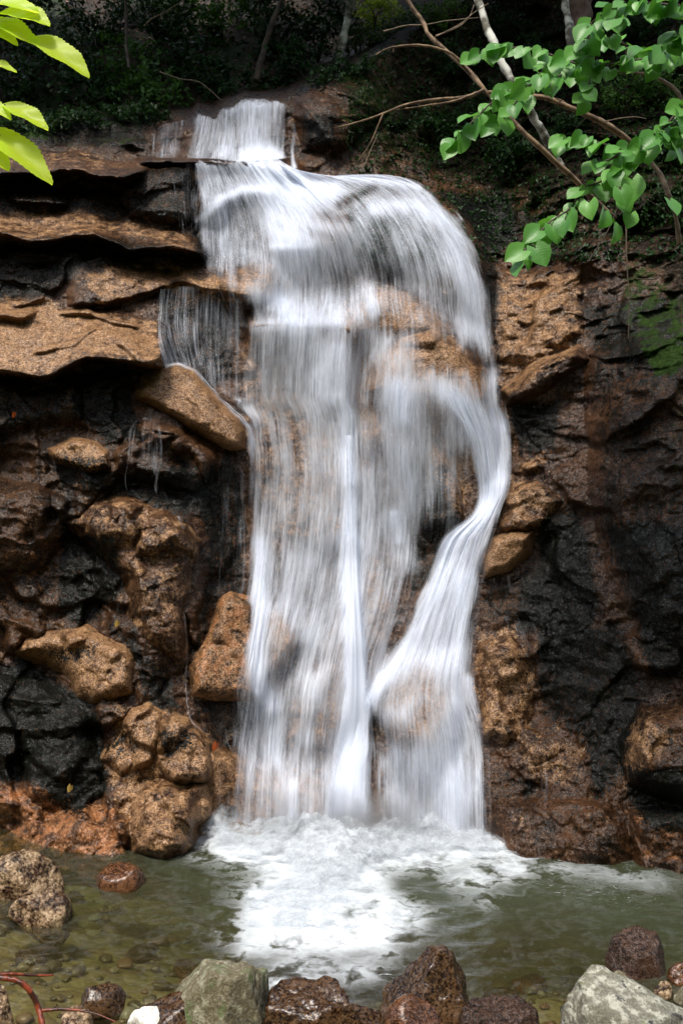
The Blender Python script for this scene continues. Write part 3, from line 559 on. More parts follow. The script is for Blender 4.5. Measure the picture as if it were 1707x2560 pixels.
q = np.stack([X, Y, X * 0], -1); a, b = proj(q); fo_ = blobs(FO, a + 34 * fbm(q, 2.2, 4, 31), b + 16 * fbm(q, 2.2, 4, 37))
core = blobs([(640, 1925, 170, 26, .8), (500, 1915, 60, 22, .75), (800, 1945, 150, 40, 1.), (1020, 1935, 140, 22, .8), (760, 2010, 110, 60, .6)], a, b)
for L in range(4):
    Z = .02 + L * .035 * np.clip(core, 0, 1) + np.clip(core, 0, 1.1) * (.09 + .17 * fbm(q + 9 * L, 4.5, 5, 70 + L, .6)) + .03 * fo_ * fbm(q, 9, 3, 80 + L)
    F = grid_faces(*X.shape); v = fo_ * .8 - .18 - L * .15 + core * .15 * (L > 0)
    ok = (v > -.1).ravel() & (Y.ravel() < 10.4)
    F = F[ok[F].all(1)]; V_, F_, A_, _u = keep(np.stack([X, Y, Z], -1), F, dict(foam=v)); parts.append((V_, F_)); at.append(A_['foam'])
V_, F_ = join(parts)
tag(mesh_obj('foam', V_, F_, M_foam, attrs=dict(foam=np.concatenate(at))), 'churning white foam heaped where the falls strike the pool', 'foam', kind='stuff')

# ------------------------------------------------------------------ falling water
ST = []                                # (polyline, half width, amount): brighter and thinner places
def st(pts, w_, v): ST.append((pts, w_, v))
# bright places
st([(580, 240), (600, 350)], 40, .22); st([(470, 262), (450, 350)], 16, .12); st([(520, 300), (510, 350)], 22, .15)
st([(585, 362), (640, 385), (700, 425), (760, 440)], 24, .5); st([(640, 400), (680, 470), (690, 560)], 50, .3); st([(780, 405), (880, 412), (960, 425)], 12, .35)
st([(455, 505), (513, 455), (560, 436), (620, 434)], 10, .35); st([(620, 440), (640, 540)], 28, .2); st([(625, 566), (715, 564)], 8, .25)
st([(860, 480), (960, 470), (1010, 500)], 18, .25); st([(1040, 520), (1065, 630), (1110, 760), (1135, 850)], 34, .3); st([(1040, 458), (1060, 500)], 8, .4)
st([(560, 690), (620, 690)], 20, .05); st([(470, 600), (500, 680), (560, 720)], 26, -.35); st([(575, 750), (640, 742), (780, 742)], 12, .15); st([(640, 690), (660, 740)], 24, .25); st([(690, 760), (740, 820), (745, 900)], 44, .28); st([(735, 860), (745, 915)], 26, .25)
st([(850, 668), (860, 720)], 16, .25); st([(780, 800), (795, 960), (800, 1100)], 16, .3)
st([(800, 960), (800, 1200), (808, 1400), (815, 1600)], 15, .55); st([(800, 1250), (812, 1420), (818, 1600), (800, 1750), (785, 1910)], 22, .6); st([(815, 1620), (830, 1760), (835, 1910)], 20, .45); st([(850, 1100), (845, 1250)], 30, .15)
st([(550, 925), (585, 960), (583, 1100), (592, 1300), (585, 1480), (592, 1580)], 13, .5); st([(600, 1250), (605, 1400), (590, 1560), (620, 1620)], 20, .3); st([(625, 1600), (630, 1750)], 22, .15)
st([(915, 895), (925, 960)], 20, .28); st([(905, 1180), (916, 1240)], 9, .3); st([(690, 1300), (720, 1420), (720, 1560)], 40, .12); st([(710, 1560), (705, 1700)], 18, .18); st([(672, 1800), (672, 1900)], 14, .3)
st([(1010, 892), (1060, 935), (1110, 1010), (1140, 1100), (1120, 1165)], 22, .35); st([(1150, 980), (1155, 1090), (1130, 1170), (1060, 1225), (1030, 1290)], 24, .4); st([(1030, 1250), (1010, 1340), (960, 1440), (880, 1560), (835, 1650)], 15, .3)
st([(1060, 1330), (1060, 1450), (1055, 1560), (1040, 1700), (1040, 1900)], 24, .28); st([(1078, 1560), (1090, 1650), (1105, 1900)], 12, .3); st([(880, 1560), (850, 1610)], 12, .4); st([(970, 1700), (940, 1900)], 26, .08)
# thin places, rock shows
st([(870, 520), (880, 640)], 24, -.32); st([(840, 640), (830, 590)], 22, -.18); st([(905, 640), (930, 700)], 30, -.25); st([(780, 470), (860, 430)], 12, -.35); st([(730, 500), (800, 500)], 14, -.3)
st([(600, 640), (560, 620), (520, 640)], 30, -.3); st([(560, 480), (570, 560)], 24, -.22); st([(640, 520), (760, 545)], 14, -.2); st([(880, 740), (950, 760)], 24, -.25); st([(960, 700), (1010, 740)], 26, -.25)
st([(930, 810), (1000, 830), (1060, 870)], 30, -.06); st([(860, 850), (850, 940)], 24, -.2); st([(1010, 960), (1020, 1050), (1000, 1150), (980, 1250)], 30, -.3); st([(1060, 1060), (1060, 1150)], 26, -.35); st([(940, 1330), (920, 1400)], 26, -.3)
st([(900, 1600), (960, 1560), (1000, 1600), (950, 1690), (900, 1680)], 36, -.42); st([(920, 1810), (960, 1850)], 34, -.2); st([(880, 1780), (880, 1900)], 16, -.25)
st([(640, 960), (690, 1040), (700, 1100)], 26, -.2); st([(620, 1030), (640, 1120)], 20, -.2); st([(870, 1000), (880, 1150), (880, 1300)], 16, -.15); st([(640, 1430), (665, 1490)], 20, -.25); st([(660, 1620), (760, 1660)], 30, -.14)
st([(520, 1440), (480, 1560)], 46, -.5); st([(520, 1100), (520, 1350)], 30, -.3); st([(560, 360), (640, 362)], 16, .3); st([(540, 245), (600, 235), (650, 240)], 14, .2); st([(440, 300), (430, 350)], 22, -.35); st([(640, 250), (650, 350)], 14, -.2)
st([(560, 1850), (700, 1850)], 60, -.06); st([(530, 1300), (520, 1560)], 30, -.3); st([(520, 1640), (530, 1850)], 26, -.25)
def dens(px, py):
    r = np.zeros(px.shape)
    for pts, w_, v in ST:
        A = np.array(pts, float); lo, hi = A.min(0) - 3 * w_, A.max(0) + 3 * w_
        m = (px > lo[0]) & (px < hi[0]) & (py > lo[1]) & (py < hi[1])
        if m.any(): r[m] += (v if v > 0 else .6 * v) * np.exp(-(seg_d(px[m], py[m], pts) / w_) ** 2)
    return r
def fall_material(name, su, sv, fine, soft, seed):
    t = NT(name); uv = t.n('UVMap', uv_map='flow').outputs[0]
    def nz(a, b, o, d=3, r=.6): return t.noise(t.n('Mapping', {'Vector': uv, 'Location': (seed + o, seed * 2 + o, 0), 'Scale': (a, b, 1)}).outputs[0], 1., d, r)
    a = nz(su, sv, 1.); b = nz(su * fine, sv * 2.2, 5., 2, .5); c_ = nz(su * .25, sv * .8, 9., 2)
    wv = t.noise(t.n('Mapping', {'Vector': uv, 'Scale': (3.5, 1.3, 1)}).outputs[0], 1., 3, .6)
    d_ = t.noise(t.n('Mapping', {'Vector': uv, 'Location': (seed * 3, seed, 0), 'Scale': (6.5, 1.7, 1)}).outputs[0], 1., 4, .6)
    s = t.math('ADD', t.math('MULTIPLY', a, .34), t.math('ADD', t.math('MULTIPLY', b, .2), t.math('ADD', t.math('MULTIPLY', c_, .14), t.math('MULTIPLY', d_, .32))))
    v = t.math('ADD', t.attr('amount'), t.math('MULTIPLY', t.math('SUBTRACT', s, .5), 3.3))
    al = t.map(v, .14 - soft * .3, .95 + soft * .7, 0., .95)
    sh = t.n('MixShader', {0: .4, 1: t.n('BsdfDiffuse', {'Color': (.84, .89, .99, 1)}).outputs[0], 2: t.n('BsdfTranslucent', {'Color': (.84, .89, .99, 1)}).outputs[0]}).outputs[0]
    return t.surf(t.n('MixShader', {0: al, 1: t.n('BsdfTransparent').outputs[0], 2: sh}).outputs[0])
M_falls = [fall_material('falling_water', 24, .75, 3.4, .5, 3.), fall_material('falling_water_streaks', 62, 1.5, 2.6, .2, 31.), fall_material('falling_water_veil', 9, .5, 5., .8, 57.)]
def sheet(name, lines, base, off, mi, nx=120, ny=260, edge=.08, fade=(.03, .03), seed=0, dm=1., back=0., parent=None):
    C = np.stack([spline(l, ny) for l in lines])          # streams, rows, 2
    S = np.stack([spline(C[:, r], nx) for r in range(ny)]) if len(lines) > 2 else C[0][:, None] + (C[1] - C[0])[:, None] * np.linspace(0, 1, nx)[None, :, None]
    px, py = S[..., 0], S[..., 1]; u = np.linspace(0, 1, nx)[None] + 0 * px; v = np.linspace(0, 1, ny)[:, None] + 0 * px
    d = env(px, py); k = np.ones(7) / 7                    # water keeps its momentum: smooth the fall line
    dp = np.apply_along_axis(lambda c: np.minimum(c, np.convolve(np.pad(c, 3, 'edge'), k, 'valid')), 0, d)
    if ny > 100 or nx > 40:
        for r in range(1, ny): dp[r] = np.minimum(dp[r], dp[r - 1] + .0005 * np.maximum(py[r] - py[r - 1], 0))
        dp = np.apply_along_axis(lambda c: np.convolve(np.pad(c, 9, 'edge'), np.ones(19) / 19, 'valid'), 0, dp)
    P = PX(px, py, dp)
    L = np.cumsum(np.r_[np.zeros((1, nx)), np.linalg.norm(P[1:] - P[:-1], axis=2)], 0)
    Wm = np.linalg.norm(P[:, -1] - P[:, 0], axis=1).mean(); U = u * Wm
    den = base + dm * dens(px, py)
    je = .5 * edge * (1 + vn(np.stack([L * 3., U * 0, U * 0 + seed], -1), seed + 9)) * (nx > 40); ed = sstep(0, edge, u - je) * sstep(0, edge, 1 - u - je); fd = sstep(0, max(fade[0], 1e-4), v - (.02 if ny > 100 else .05) * 1.5 * (1 + vn(np.stack([U * 9, U * 0, U * 0 + seed], -1), seed)) - .012 * (1 + vn(np.stack([U * 40, U * 0, U * 0 + seed], -1), seed))) * sstep(0, max(fade[1], 1e-4), 1 - v)
    den = den - (1 - ed) * .55 - (1 - fd) * .8
    str_ = vn(np.stack([U * 22 + seed, L * .8, U * 0 + seed], -1), seed) * .018 + vn(np.stack([U * 7, L * .5, U * 0 + seed], -1), seed + 3) * .03
    P = PX(px, py, dp - off - back - str_ * (.4 + np.clip(den, 0, 1)))
    uvv = np.stack([U + seed * 1.7, L + seed * .9], -1)
    return mesh_obj(name, P, grid_faces(ny, nx), M_falls[mi], attrs=dict(amount=den), uv=uvv, parent=parent)
def water_body(name, label, lines, base, layers, **k):
    r = tag(empty(name, PV(*lines[len(lines) // 2][0], 12)), label, 'waterfall', 'streams of the waterfall', 'structure')
    for i, (off, mi, db) in enumerate(layers):
        o = sheet('water_sheet', lines, base + db, off, mi, seed=i * 7 + len(lines), **k); o.parent = r; o.matrix_parent_inverse = Matrix.Translation(-r.location)
    return r
LY3 = [(.02, 2, 0.), (.05, 0, 0.), (.085, 1, -.03)]
LY2 = [(.02, 0, 0.), (.04, 1, 0.)]
water_body('waterfall', 'white upper cascade dropping from the skyline lip', [[(438, 252), (430, 300), (416, 366)], [(493, 262), (480, 310), (470, 366)], [(513, 243), (505, 300), (500, 368)], [(566, 222), (560, 290), (556, 374)], [(616, 224), (616, 290), (610, 368)], [(661, 227), (661, 290), (660, 366)]], .34, LY3, ny=90, nx=160, fade=(.05, .05), edge=.07)
water_body('waterfall', 'thin dark veil of water left of the upper cascade', [[(345, 276), (341, 362)], [(395, 274), (385, 366)], [(445, 262), (435, 364)]], .15, LY2, ny=60, nx=90)
water_body('waterfall', 'narrow trickle alone on the red rock right of the upper cascade', [[(661, 252), (668, 300), (664, 350), (668, 392)], [(676, 252), (683, 300), (678, 350), (690, 392)]], .26, LY2, ny=60, nx=16, edge=.4, fade=(.2, .1))
water_body('waterfall', 'broad white cascade fanning over the upper dome of rock', [
  [(440, 366), (446, 500), (448, 625)], [(520, 362), (520, 470), (500, 560), (520, 690)], [(590, 360), (595, 460), (590, 600), (600, 740)], [(620, 360), (670, 460), (680, 620), (680, 770)], [(645, 368), (750, 470), (775, 600), (785, 800)],
  [(670, 386), (830, 440), (890, 560), (905, 700), (900, 800)], [(710, 402), (900, 425), (1000, 560), (1040, 720), (1050, 860)], [(755, 404), (940, 412), (1055, 530), (1100, 680), (1145, 890)], [(770, 398), (960, 418), (1074, 518), (1130, 640), (1142, 760), (1164, 885)]],
  .36, LY3 + [(.12, 0, -.2)], nx=300, ny=300, edge=.04, fade=(.02, .2))
water_body('waterfall', 'grey film of water over the dark block left of the upper dome', [[(375, 370), (400, 470), (418, 560)], [(430, 368), (432, 470), (440, 600)], [(480, 366), (460, 470), (455, 620)]], -.05, LY2, nx=80, ny=120)
water_body('waterfall', 'central curtain of falling water between the two side streams', [
  [(545, 650), (532, 925), (560, 975), (572, 1076), (555, 1300), (530, 1480), (510, 1620), (485, 1890)], [(575, 640), (585, 930), (585, 1076), (590, 1300), (585, 1480), (600, 1620), (580, 1895)], [(625, 615), (620, 900), (610, 1076), (625, 1300), (625, 1480), (640, 1620), (640, 1895)],
  [(688, 615), (690, 900), (690, 1076), (695, 1300), (700, 1480), (700, 1620), (700, 1900)], [(750, 615), (745, 900), (760, 1076), (775, 1300), (780, 1480), (770, 1620), (736, 1910)], [(812, 620), (800, 900), (800, 1076), (800, 1300), (808, 1480), (808, 1620), (780, 1920)],
  [(872, 630), (860, 870), (835, 1076), (825, 1300), (840, 1480), (842, 1620), (846, 1925)], [(935, 660), (930, 870), (915, 1076), (905, 1300), (900, 1480), (865, 1610), (866, 1925)], [(1000, 700), (1005, 870), (985, 1076), (985, 1250), (965, 1400), (905, 1590), (884, 1760), (884, 1925)]],
  .37, LY3, nx=260, ny=520, edge=.09, fade=(.06, .01))
water_body('waterfall', 'silky right-hand stream bending at a narrow waist and spreading below', [
  [(990, 800), (992, 860), (1022, 925), (1066, 1010), (1086, 1116), (1078, 1180), (1008, 1240), (963, 1347), (890, 1493), (838, 1610), (842, 1750), (842, 1925)],
  [(1060, 790), (1062, 850), (1088, 925), (1118, 1012), (1128, 1120), (1108, 1184), (1050, 1250), (1010, 1347), (965, 1480), (925, 1600), (915, 1750), (920, 1925)],
  [(1112, 785), (1118, 845), (1125, 920), (1150, 1012), (1152, 1116), (1128, 1180), (1088, 1252), (1060, 1347), (1044, 1480), (1020, 1600), (1020, 1750), (1030, 1925)],
  [(1158, 780), (1166, 850), (1158, 908), (1172, 1002), (1172, 1110), (1152, 1166), (1130, 1240), (1107, 1347), (1092, 1500), (1092, 1592), (1120, 1700), (1129, 1928)]],
  .52, LY3 + [(.11, 0, -.05)], nx=170, ny=480, edge=.13, fade=(.09, .012))
water_body('waterfall', 'thin streaky veil over the bare stone between the centre and the right-hand stream', [[(860, 800), (855, 1000), (850, 1200), (850, 1500)], [(930, 800), (930, 1000), (925, 1200), (915, 1480)], [(985, 790), (990, 960), (980, 1150), (965, 1400)], [(1040, 800), (1050, 970), (1040, 1130), (1010, 1300)], [(1090, 810), (1100, 990), (1100, 1120), (1075, 1220)]], .42, LY2 + [(.06, 2, 0.)], nx=180, ny=160, edge=.12, fade=(.12, .5))
water_body('waterfall', 'bright white core jet widening down to the pool', [[(790, 1000), (793, 1300), (790, 1500), (778, 1650), (745, 1780), (730, 1925)], [(806, 1000), (810, 1300), (816, 1500), (815, 1650), (800, 1780), (792, 1925)], [(822, 1000), (826, 1300), (842, 1500), (850, 1640), (852, 1780), (848, 1925)]], .42, [(.12, 2, .1), (.15, 0, .1), (.17, 1, 0)], nx=90, ny=320, edge=.15, fade=(.25, .003))
water_body('waterfall', 'sparse veil of droplets over the dark rock left of the upper curtain', [[(362, 660), (352, 760), (375, 850)], [(440, 650), (430, 760), (440, 845)], [(500, 660), (500, 760), (500, 900)], [(560, 680), (560, 800), (560, 930)]], .14, LY2 + [(.06, 1, -.05)], nx=160, ny=150, edge=.05)
water_body('waterfall', 'lower left veil of falling streaks below the flat-based boulder', [[(505, 1604), (510, 1700), (545, 1750)], [(570, 1604), (565, 1700), (590, 1765)], [(660, 1590), (660, 1700), (660, 1800)]], .12, LY2, nx=110, ny=120, edge=.05)
water_body('waterfall', 'wide faint lavender veil sliding down the low left slab into the foam', [[(488, 1720), (490, 1800), (488, 1895)], [(560, 1765), (562, 1830), (560, 1900)], [(660, 1790), (665, 1850), (665, 1905)], [(745, 1790), (740, 1850), (730, 1915)]], .03, LY2, nx=140, ny=100, edge=.05)
water_body('waterfall', 'faint dark film of streaks over the blue-black rock on the left edge', [[(500, 1060), (500, 1250), (490, 1400)], [(570, 1060), (570, 1250), (565, 1400)]], .14, LY2, nx=60, ny=150, edge=.1)
water_body('waterfall', 'dim hanging film of water on the dark rock right of the waist', [[(1104, 1325), (1100, 1400), (1104, 1460)], [(1170, 1318), (1190, 1400), (1200, 1470)], [(1235, 1300), (1255, 1420), (1290, 1600)]], -.1, LY2, nx=110, ny=120, edge=.1)
water_body('waterfall', 'faint single thread of spray on the lower right wall', [[(1238, 1690), (1235, 1790), (1228, 1860)], [(1256, 1690), (1262, 1790), (1270, 1860)]], .0, [(.03, 0, 0.)], nx=20, ny=80, edge=.3)
def trickle(label, pts, w0, w1, base=.42):
    A = spline(pts, 40); T = np.gradient(A, axis=0); T /= np.linalg.norm(T, axis=1)[:, None] + 1e-9; N = np.stack([T[:, 1], -T[:, 0]], 1)
    base -= .12; ww = 1.7 * np.linspace(w0, w1, 40)[:, None] * (1 + .35 * vn(np.stack([A[:, 0] * .05, A[:, 1] * .05, A[:, 0] * 0], -1), 4))[:, None]
    water_body('trickle', label, [list(map(tuple, A + N * ww)), list(map(tuple, A - N * ww))], base, [(.03, 0, 0.), (.045, 1, .0)], nx=14, ny=120, edge=.45, fade=(.12, .15))
trickle('thin white trickle running round the upper edge of the tan tongue boulder', [(362, 800), (370, 838), (400, 834), (440, 846), (462, 866), (492, 900), (522, 935), (556, 965), (572, 990), (578, 1090)], 4, 9)
water_body('trickle', 'sparse little fan of droplets round the forked trickle', [[(322, 925), (294, 1000), (286, 1110), (300, 1150)], [(345, 925), (335, 1000), (330, 1060), (325, 1080)], [(366, 930), (376, 1000), (374, 1100), (372, 1155)]], .0, LY2, nx=50, ny=120, edge=.12, fade=(.1, .2))
trickle('thin forked trickle, left strand, below the tan tongue boulder', [(325, 928), (312, 965), (300, 990), (296, 1050), (288, 1105), (302, 1146)], 5, 2, .2)
trickle('thin forked trickle, right strand, below the tan tongue boulder', [(345, 928), (350, 965), (366, 990), (370, 1050), (358, 1110), (368, 1155)], 6, 4, .25)
trickle('short bridge of water joining the two strands of the forked trickle', [(318, 968), (335, 960), (352, 972), (350, 1020)], 5, 4, .2)
trickle('long wandering trickle down the seam of the left rocks to the foam', [(410, 1336), (422, 1400), (430, 1500), (427, 1556), (438, 1650), (478, 1688), (505, 1724), (565, 1760), (620, 1772)], 2.2, 4, .24)
water_body('waterfall', 'sparse film of droplets over the tan slabs between the upper dome and the central curtain', [[(440, 600), (470, 680), (520, 760)], [(530, 610), (545, 690), (560, 770)], [(640, 600), (640, 690), (640, 770)]], .12, LY2, nx=100, ny=110, edge=.1, fade=(.15, .2))
trickle('hair-thin trickle over the big brown angular boulder', [(290, 1262), (284, 1320), (273, 1376), (270, 1442)], 5, 4, .12)
trickle('tiny drip below the small tan-topped boulder', [(124, 1052), (127, 1080), (129, 1108)], 3, 2, .3)
trickle('small pale runnel above the broad tan boulder', [(408, 1180), (418, 1205), (426, 1218)], 5, 4, .3)
trickle('bright spout jumping from the grey stone inside the falls', [(985, 1000), (1012, 1020), (1032, 1045), (1046, 1085), (1056, 1150), (1070, 1190)], 4, 12, .42)
trickle('thin seam of water leaving the peaked stone inside the falls', [(984, 1002), (972, 1035), (955, 1090), (930, 1140)], 3, 10, .25)
#OBJECTS
# ------------------------------------------------------------------ loose rocks round the pool
import bmesh
_ico = {}
def ico(n):
    if n not in _ico:
        bm = bmesh.new(); bmesh.ops.create_icosphere(bm, subdivisions=n, radius=1.0); bm.verts.ensure_lookup_table()
        _ico[n] = (np.array([v.co[:] for v in bm.verts]), np.array([[v.index for v in f.verts] for f in bm.faces])); bm.free()
    return _ico[n]
def rock_shape(seed, planes=None, sub=5, sharp=30., npl=13, rough=1.):
    V, F = ico(sub); r_ = np.random.default_rng(seed)
    if planes is None:
        N = r_.normal(size=(npl, 3)); N /= np.linalg.norm(N, axis=1)[:, None]; H = r_.uniform(.52, .95, npl)
    else:
        N = np.array([q[:3] for q in planes], float); N /= np.linalg.norm(N, axis=1)[:, None]; H = np.array([q[3] for q in planes])
    q = V + .16 * np.stack([fbm(V, 1.6, 3, seed + m) for m in range(3)], -1); q /= np.linalg.norm(q, axis=1)[:, None]
    s = (np.clip(q @ N.T, 0, None) / H); rr = ((s ** sharp).sum(1) + 1.0 ** sharp * .6) ** (-1 / sharp)
    P = V * rr[:, None]
    P = P * (1 + rough * (.07 * fbm(P, 2., 5, seed + 20)[:, None] + .03 * fbm(P, 9, 4, seed + 30, .6)[:, None] + facets(P, .42, .035, seed + 40, tilt=1.6, crack=.12, cw=.08)[:, None]))
    return P, F
M_wet = rock_material('wet_brown_rock', bias=-.02, use_attr=False, rough=.16, spec=.6, bump=.45, brown=((.003, .0015, .001), (.018, .008, .0035), (.085, .044, .018)), tan=((.08, .034, .014), (.2, .09, .035), (.36, .2, .1)), grain=.9)
M_red = rock_material('red_brown_rock', bias=.06, use_attr=False, rough=.2, spec=.6, bump=.45, brown=((.006, .003, .0015), (.035, .014, .006), (.14, .06, .025)), tan=((.1, .04, .018), (.22, .1, .045), (.36, .19, .1)))
M_gran = rock_material('pale_granite', bias=.5, use_attr=False, rough=.34, tan=((.08, .05, .026), (.26, .17, .09), (.5, .37, .23)), grain=.8)
M_blk = rock_material('black_wet_rock', bias=-.2, use_attr=False, rough=.2, brown=((.006, .004, .003), (.022, .012, .008), (.07, .035, .02)), tan=((.05, .025, .012), (.12, .06, .03), (.2, .12, .07)), bump=1.3)
def lichen_rock(name, base, pale, green, dark, fp, fg, fd, rough=.8):
    t = NT(name); g = t.n('TexCoord').outputs['Object']
    n1 = t.noise(g, 4, 6, .65); n2 = t.noise(g, 14, 6, .7); n3 = t.noise(g, 60, 4, .7); n4 = t.noise(t.n('Mapping', {'Vector': g, 'Location': (5, 3, 1)}).outputs[0], 7, 6, .7)
    c = t.ramp(n3, [(.3, tuple(x * .55 for x in base)), (.7, base)])
    c = t.mix(t.map(n2, fp, fp + .14), c, pale); c = t.mix(t.map(n4, fg, fg + .12), c, green); c = t.mix(t.map(t.math('ADD', t.math('MULTIPLY', n1, .6), t.math('MULTIPLY', n2, .4)), fd, fd + .05), c, dark)
    c = t.mix(t.math('MULTIPLY', t.map(n3, .5, .7), .3), c, (.5, .5, .42))
    h = t.math('ADD', n2, t.math('MULTIPLY', n3, .4))
    return t.surf(t.n('BsdfPrincipled', {'Base Color': c, 'Roughness': rough, 'Normal': t.n('Bump', {'Strength': .9, 'Distance': .03, 'Height': h}).outputs[0]}).outputs[0])
M_moss = lichen_rock('mossy_stone', (.14, .115, .06), (.26, .25, .17), (.09, .12, .04), (.03, .028, .015), .5, .52, .56)
M_lich = lichen_rock('lichen_stone', (.2, .19, .14), (.44, .43, .35), (.14, .15, .06), (.03, .03, .028), .46, .54, .54)
M_white = lichen_rock('white_stone', (.7, .68, .6), (.85, .84, .78), (.5, .48, .36), (.3, .28, .2), .4, .62, .66)
def pool_rock(box, mat, label, seed, planes=None, cz=.25, ry=.8, sub=5, name='rock', rough=1., group='rocks standing in the pool', dpt=None, npl=9, sharp=30.):
    x0, x1, yt, yb = box; V, F = rock_shape(seed, planes, sub, sharp, npl, rough)
    zl = 0. ; d = dpt or wd(yb, zl)
    cxp = (x0 + x1) / 2; sx = (x1 - x0) / PW * FW * d / 2; sz = sx * .8; cx = (cxp / PW - .5) * FW * d; cyy = d + sx * ry * .8
    for _ in range(12):
        P = V * np.array([sx, sx * ry, sz]) + np.array([cx, cyy, sz * cz])
        ok = P[:, 2] > -.01; a, b = proj(P[ok])
        sx *= ((x1 - x0) / max(a.max() - a.min(), 1)) ** .8; cx += ((x0 + x1) / 2 - (a.max() + a.min()) / 2) / PW * FW * cyy
        fy = P[ok][:, 1].min(); cyy += (d - fy) * .8
        top = CAMZ + (.5 - yt / PH) * FH * cyy      # height the top must have
        sz *= np.clip(max(top, .02) / max(P[:, 2].max(), .01), .6, 1.5) ** .8
    o = mesh_obj(name, V * np.array([sx, sx * ry, sz]), F, mat); o.location = (cx, cyy, sz * cz)
    return tag(o, label, 'rock', group)
PYR = [(-.80, -.25, .58, .50), (.93, -.15, .30, .56), (.12, -.88, .42, .52), (.1, .8, .5, .6), (0, 0, -1, .8), (.15, 0, 1, .86)]
pool_rock((-40, 150, 1954, 2070), M_gran, 'speckled pale granite boulder with a dark side, cut by the left edge of the pool', 301, sub=6, cz=.1, ry=.9)
pool_rock((222, 335, 1986, 2050), M_red, 'small reddish brown stone alone in the water near the left rocks', 302, cz=.0, rough=.5)
pool_rock((20, 168, 2046, 2130), M_gran, 'long low speckled boulder lying below the big granite one in the pool', 303, sub=6, cz=.0, ry=.7, rough=.6)
pool_rock((185, 290, 2256, 2345), M_wet, 'dark red-brown round stone half under water beside the red root', 304, cz=.1, rough=.5)
pool_rock((-60, 34, 2270, 2400), M_gran, 'rough brown stone in the bottom left corner behind the root', 305, cz=.3)
pool_rock((270, 460, 2290, 2440), M_wet, 'sloping wet brown rock under the left side of the mossy stone', 306, [(-.5, -.2, .8, .45), (.3, -.8, .5, .7), (.9, 0, .3, .8), (0, .9, .3, .8), (-1, 0, 0, .95)], cz=.2)
pool_rock((372, 630, 2216, 2440), M_moss, 'blocky grey-green mossy rock with flat facets at the bottom edge', 307, [(-.62, -.15, .75, .60), (.12, .05, 1, .62), (.95, -.15, .28, .66), (-.38, -.88, .42, .56), (.62, -.76, .2, .58), (0, 1, .2, .7), (-1, 0, .1, .85)], cz=.2, sub=6, sharp=40.)
pool_rock((292, 385, 2320, 2420), M_white, 'bright white stone poking in at the bottom edge', 308, cz=.5, rough=.7)
pool_rock((602, 806, 2268, 2440), M_wet, 'flat-topped dark wet rock right of the mossy stone', 309, [(0, -.15, 1, .5), (-.2, -.9, .4, .7), (.6, -.7, .3, .75), (1, 0, 0, .9), (-1, 0, .2, .9), (0, 1, .2, .8)], cz=.15, sub=6)
pool_rock((868, 1086, 2174, 2400), M_wet, 'tall pyramid-shaped wet brown boulder by the foam tail', 310, PYR, cz=.12, sub=6, ry=.8, sharp=36.)
pool_rock((874, 1022, 2286, 2440), M_red, 'rounded brown rock leaning on the front of the pyramid boulder', 311, cz=.2, rough=.7)
pool_rock((752, 876, 2292, 2430), M_wet, 'low rounded brown rock left of the pyramid boulder', 312, cz=.2, rough=.6)
pool_rock((1064, 1112, 2295, 2330), M_red, 'tiny dark red stone to the right of the pyramid boulder', 313, cz=.3, sub=4)
pool_rock((1050, 1240, 2307, 2440), M_blk, 'flat dark brown rock at the bottom edge in the middle right', 314, [(0, -.1, 1, .45), (-.5, -.8, .4, .75), (.6, -.7, .4, .75), (0, 1, 0, .9)], cz=.1, rough=.7)
pool_rock((1284, 1640, 2252, 2470), M_lich, 'big angular white and grey lichened rock in the bottom right corner', 315, [(.08, -.3, .97, .48), (-.97, -.2, .15, .72), (-.35, -.9, .4, .6), (.5, -.8, .3, .62), (0, 1, .2, .8), (.5, .3, .8, .62)], cz=.25, sub=6, sharp=44., rough=1.4)
pool_rock((1388, 1528, 2138, 2250), M_blk, 'squarish dark wet boulder standing in the pool above the lichened rock', 316, [(0, -.3, 1, .6), (-.8, -.5, .2, .72), (.85, -.4, .25, .72), (.1, -1, .1, .75), (0, 1, .2, .8)], cz=.1, rough=1.1)
pool_rock((1530, 1610, 2212, 2268), M_red, 'red-brown stone cut by the right edge of the pool', 317, cz=.3)
pool_rock((1398, 1444, 2230, 2264), M_moss, 'small greenish stone just behind the lichened rock', 318, cz=.3, sub=4)
pool_rock((1500, 1545, 2256, 2300), M_gran, 'small tan stone between the lichened rock and the right edge', 319, cz=.4, sub=4)
pool_rock((1545, 1600, 2266, 2320), M_moss, 'mottled grey stone on the right edge over the lichened rock', 320, cz=.4, sub=4)
pool_rock((140, 215, 2318, 2400), M_gran, 'small granite stone under the thin red twig', 321, cz=.2, sub=4)
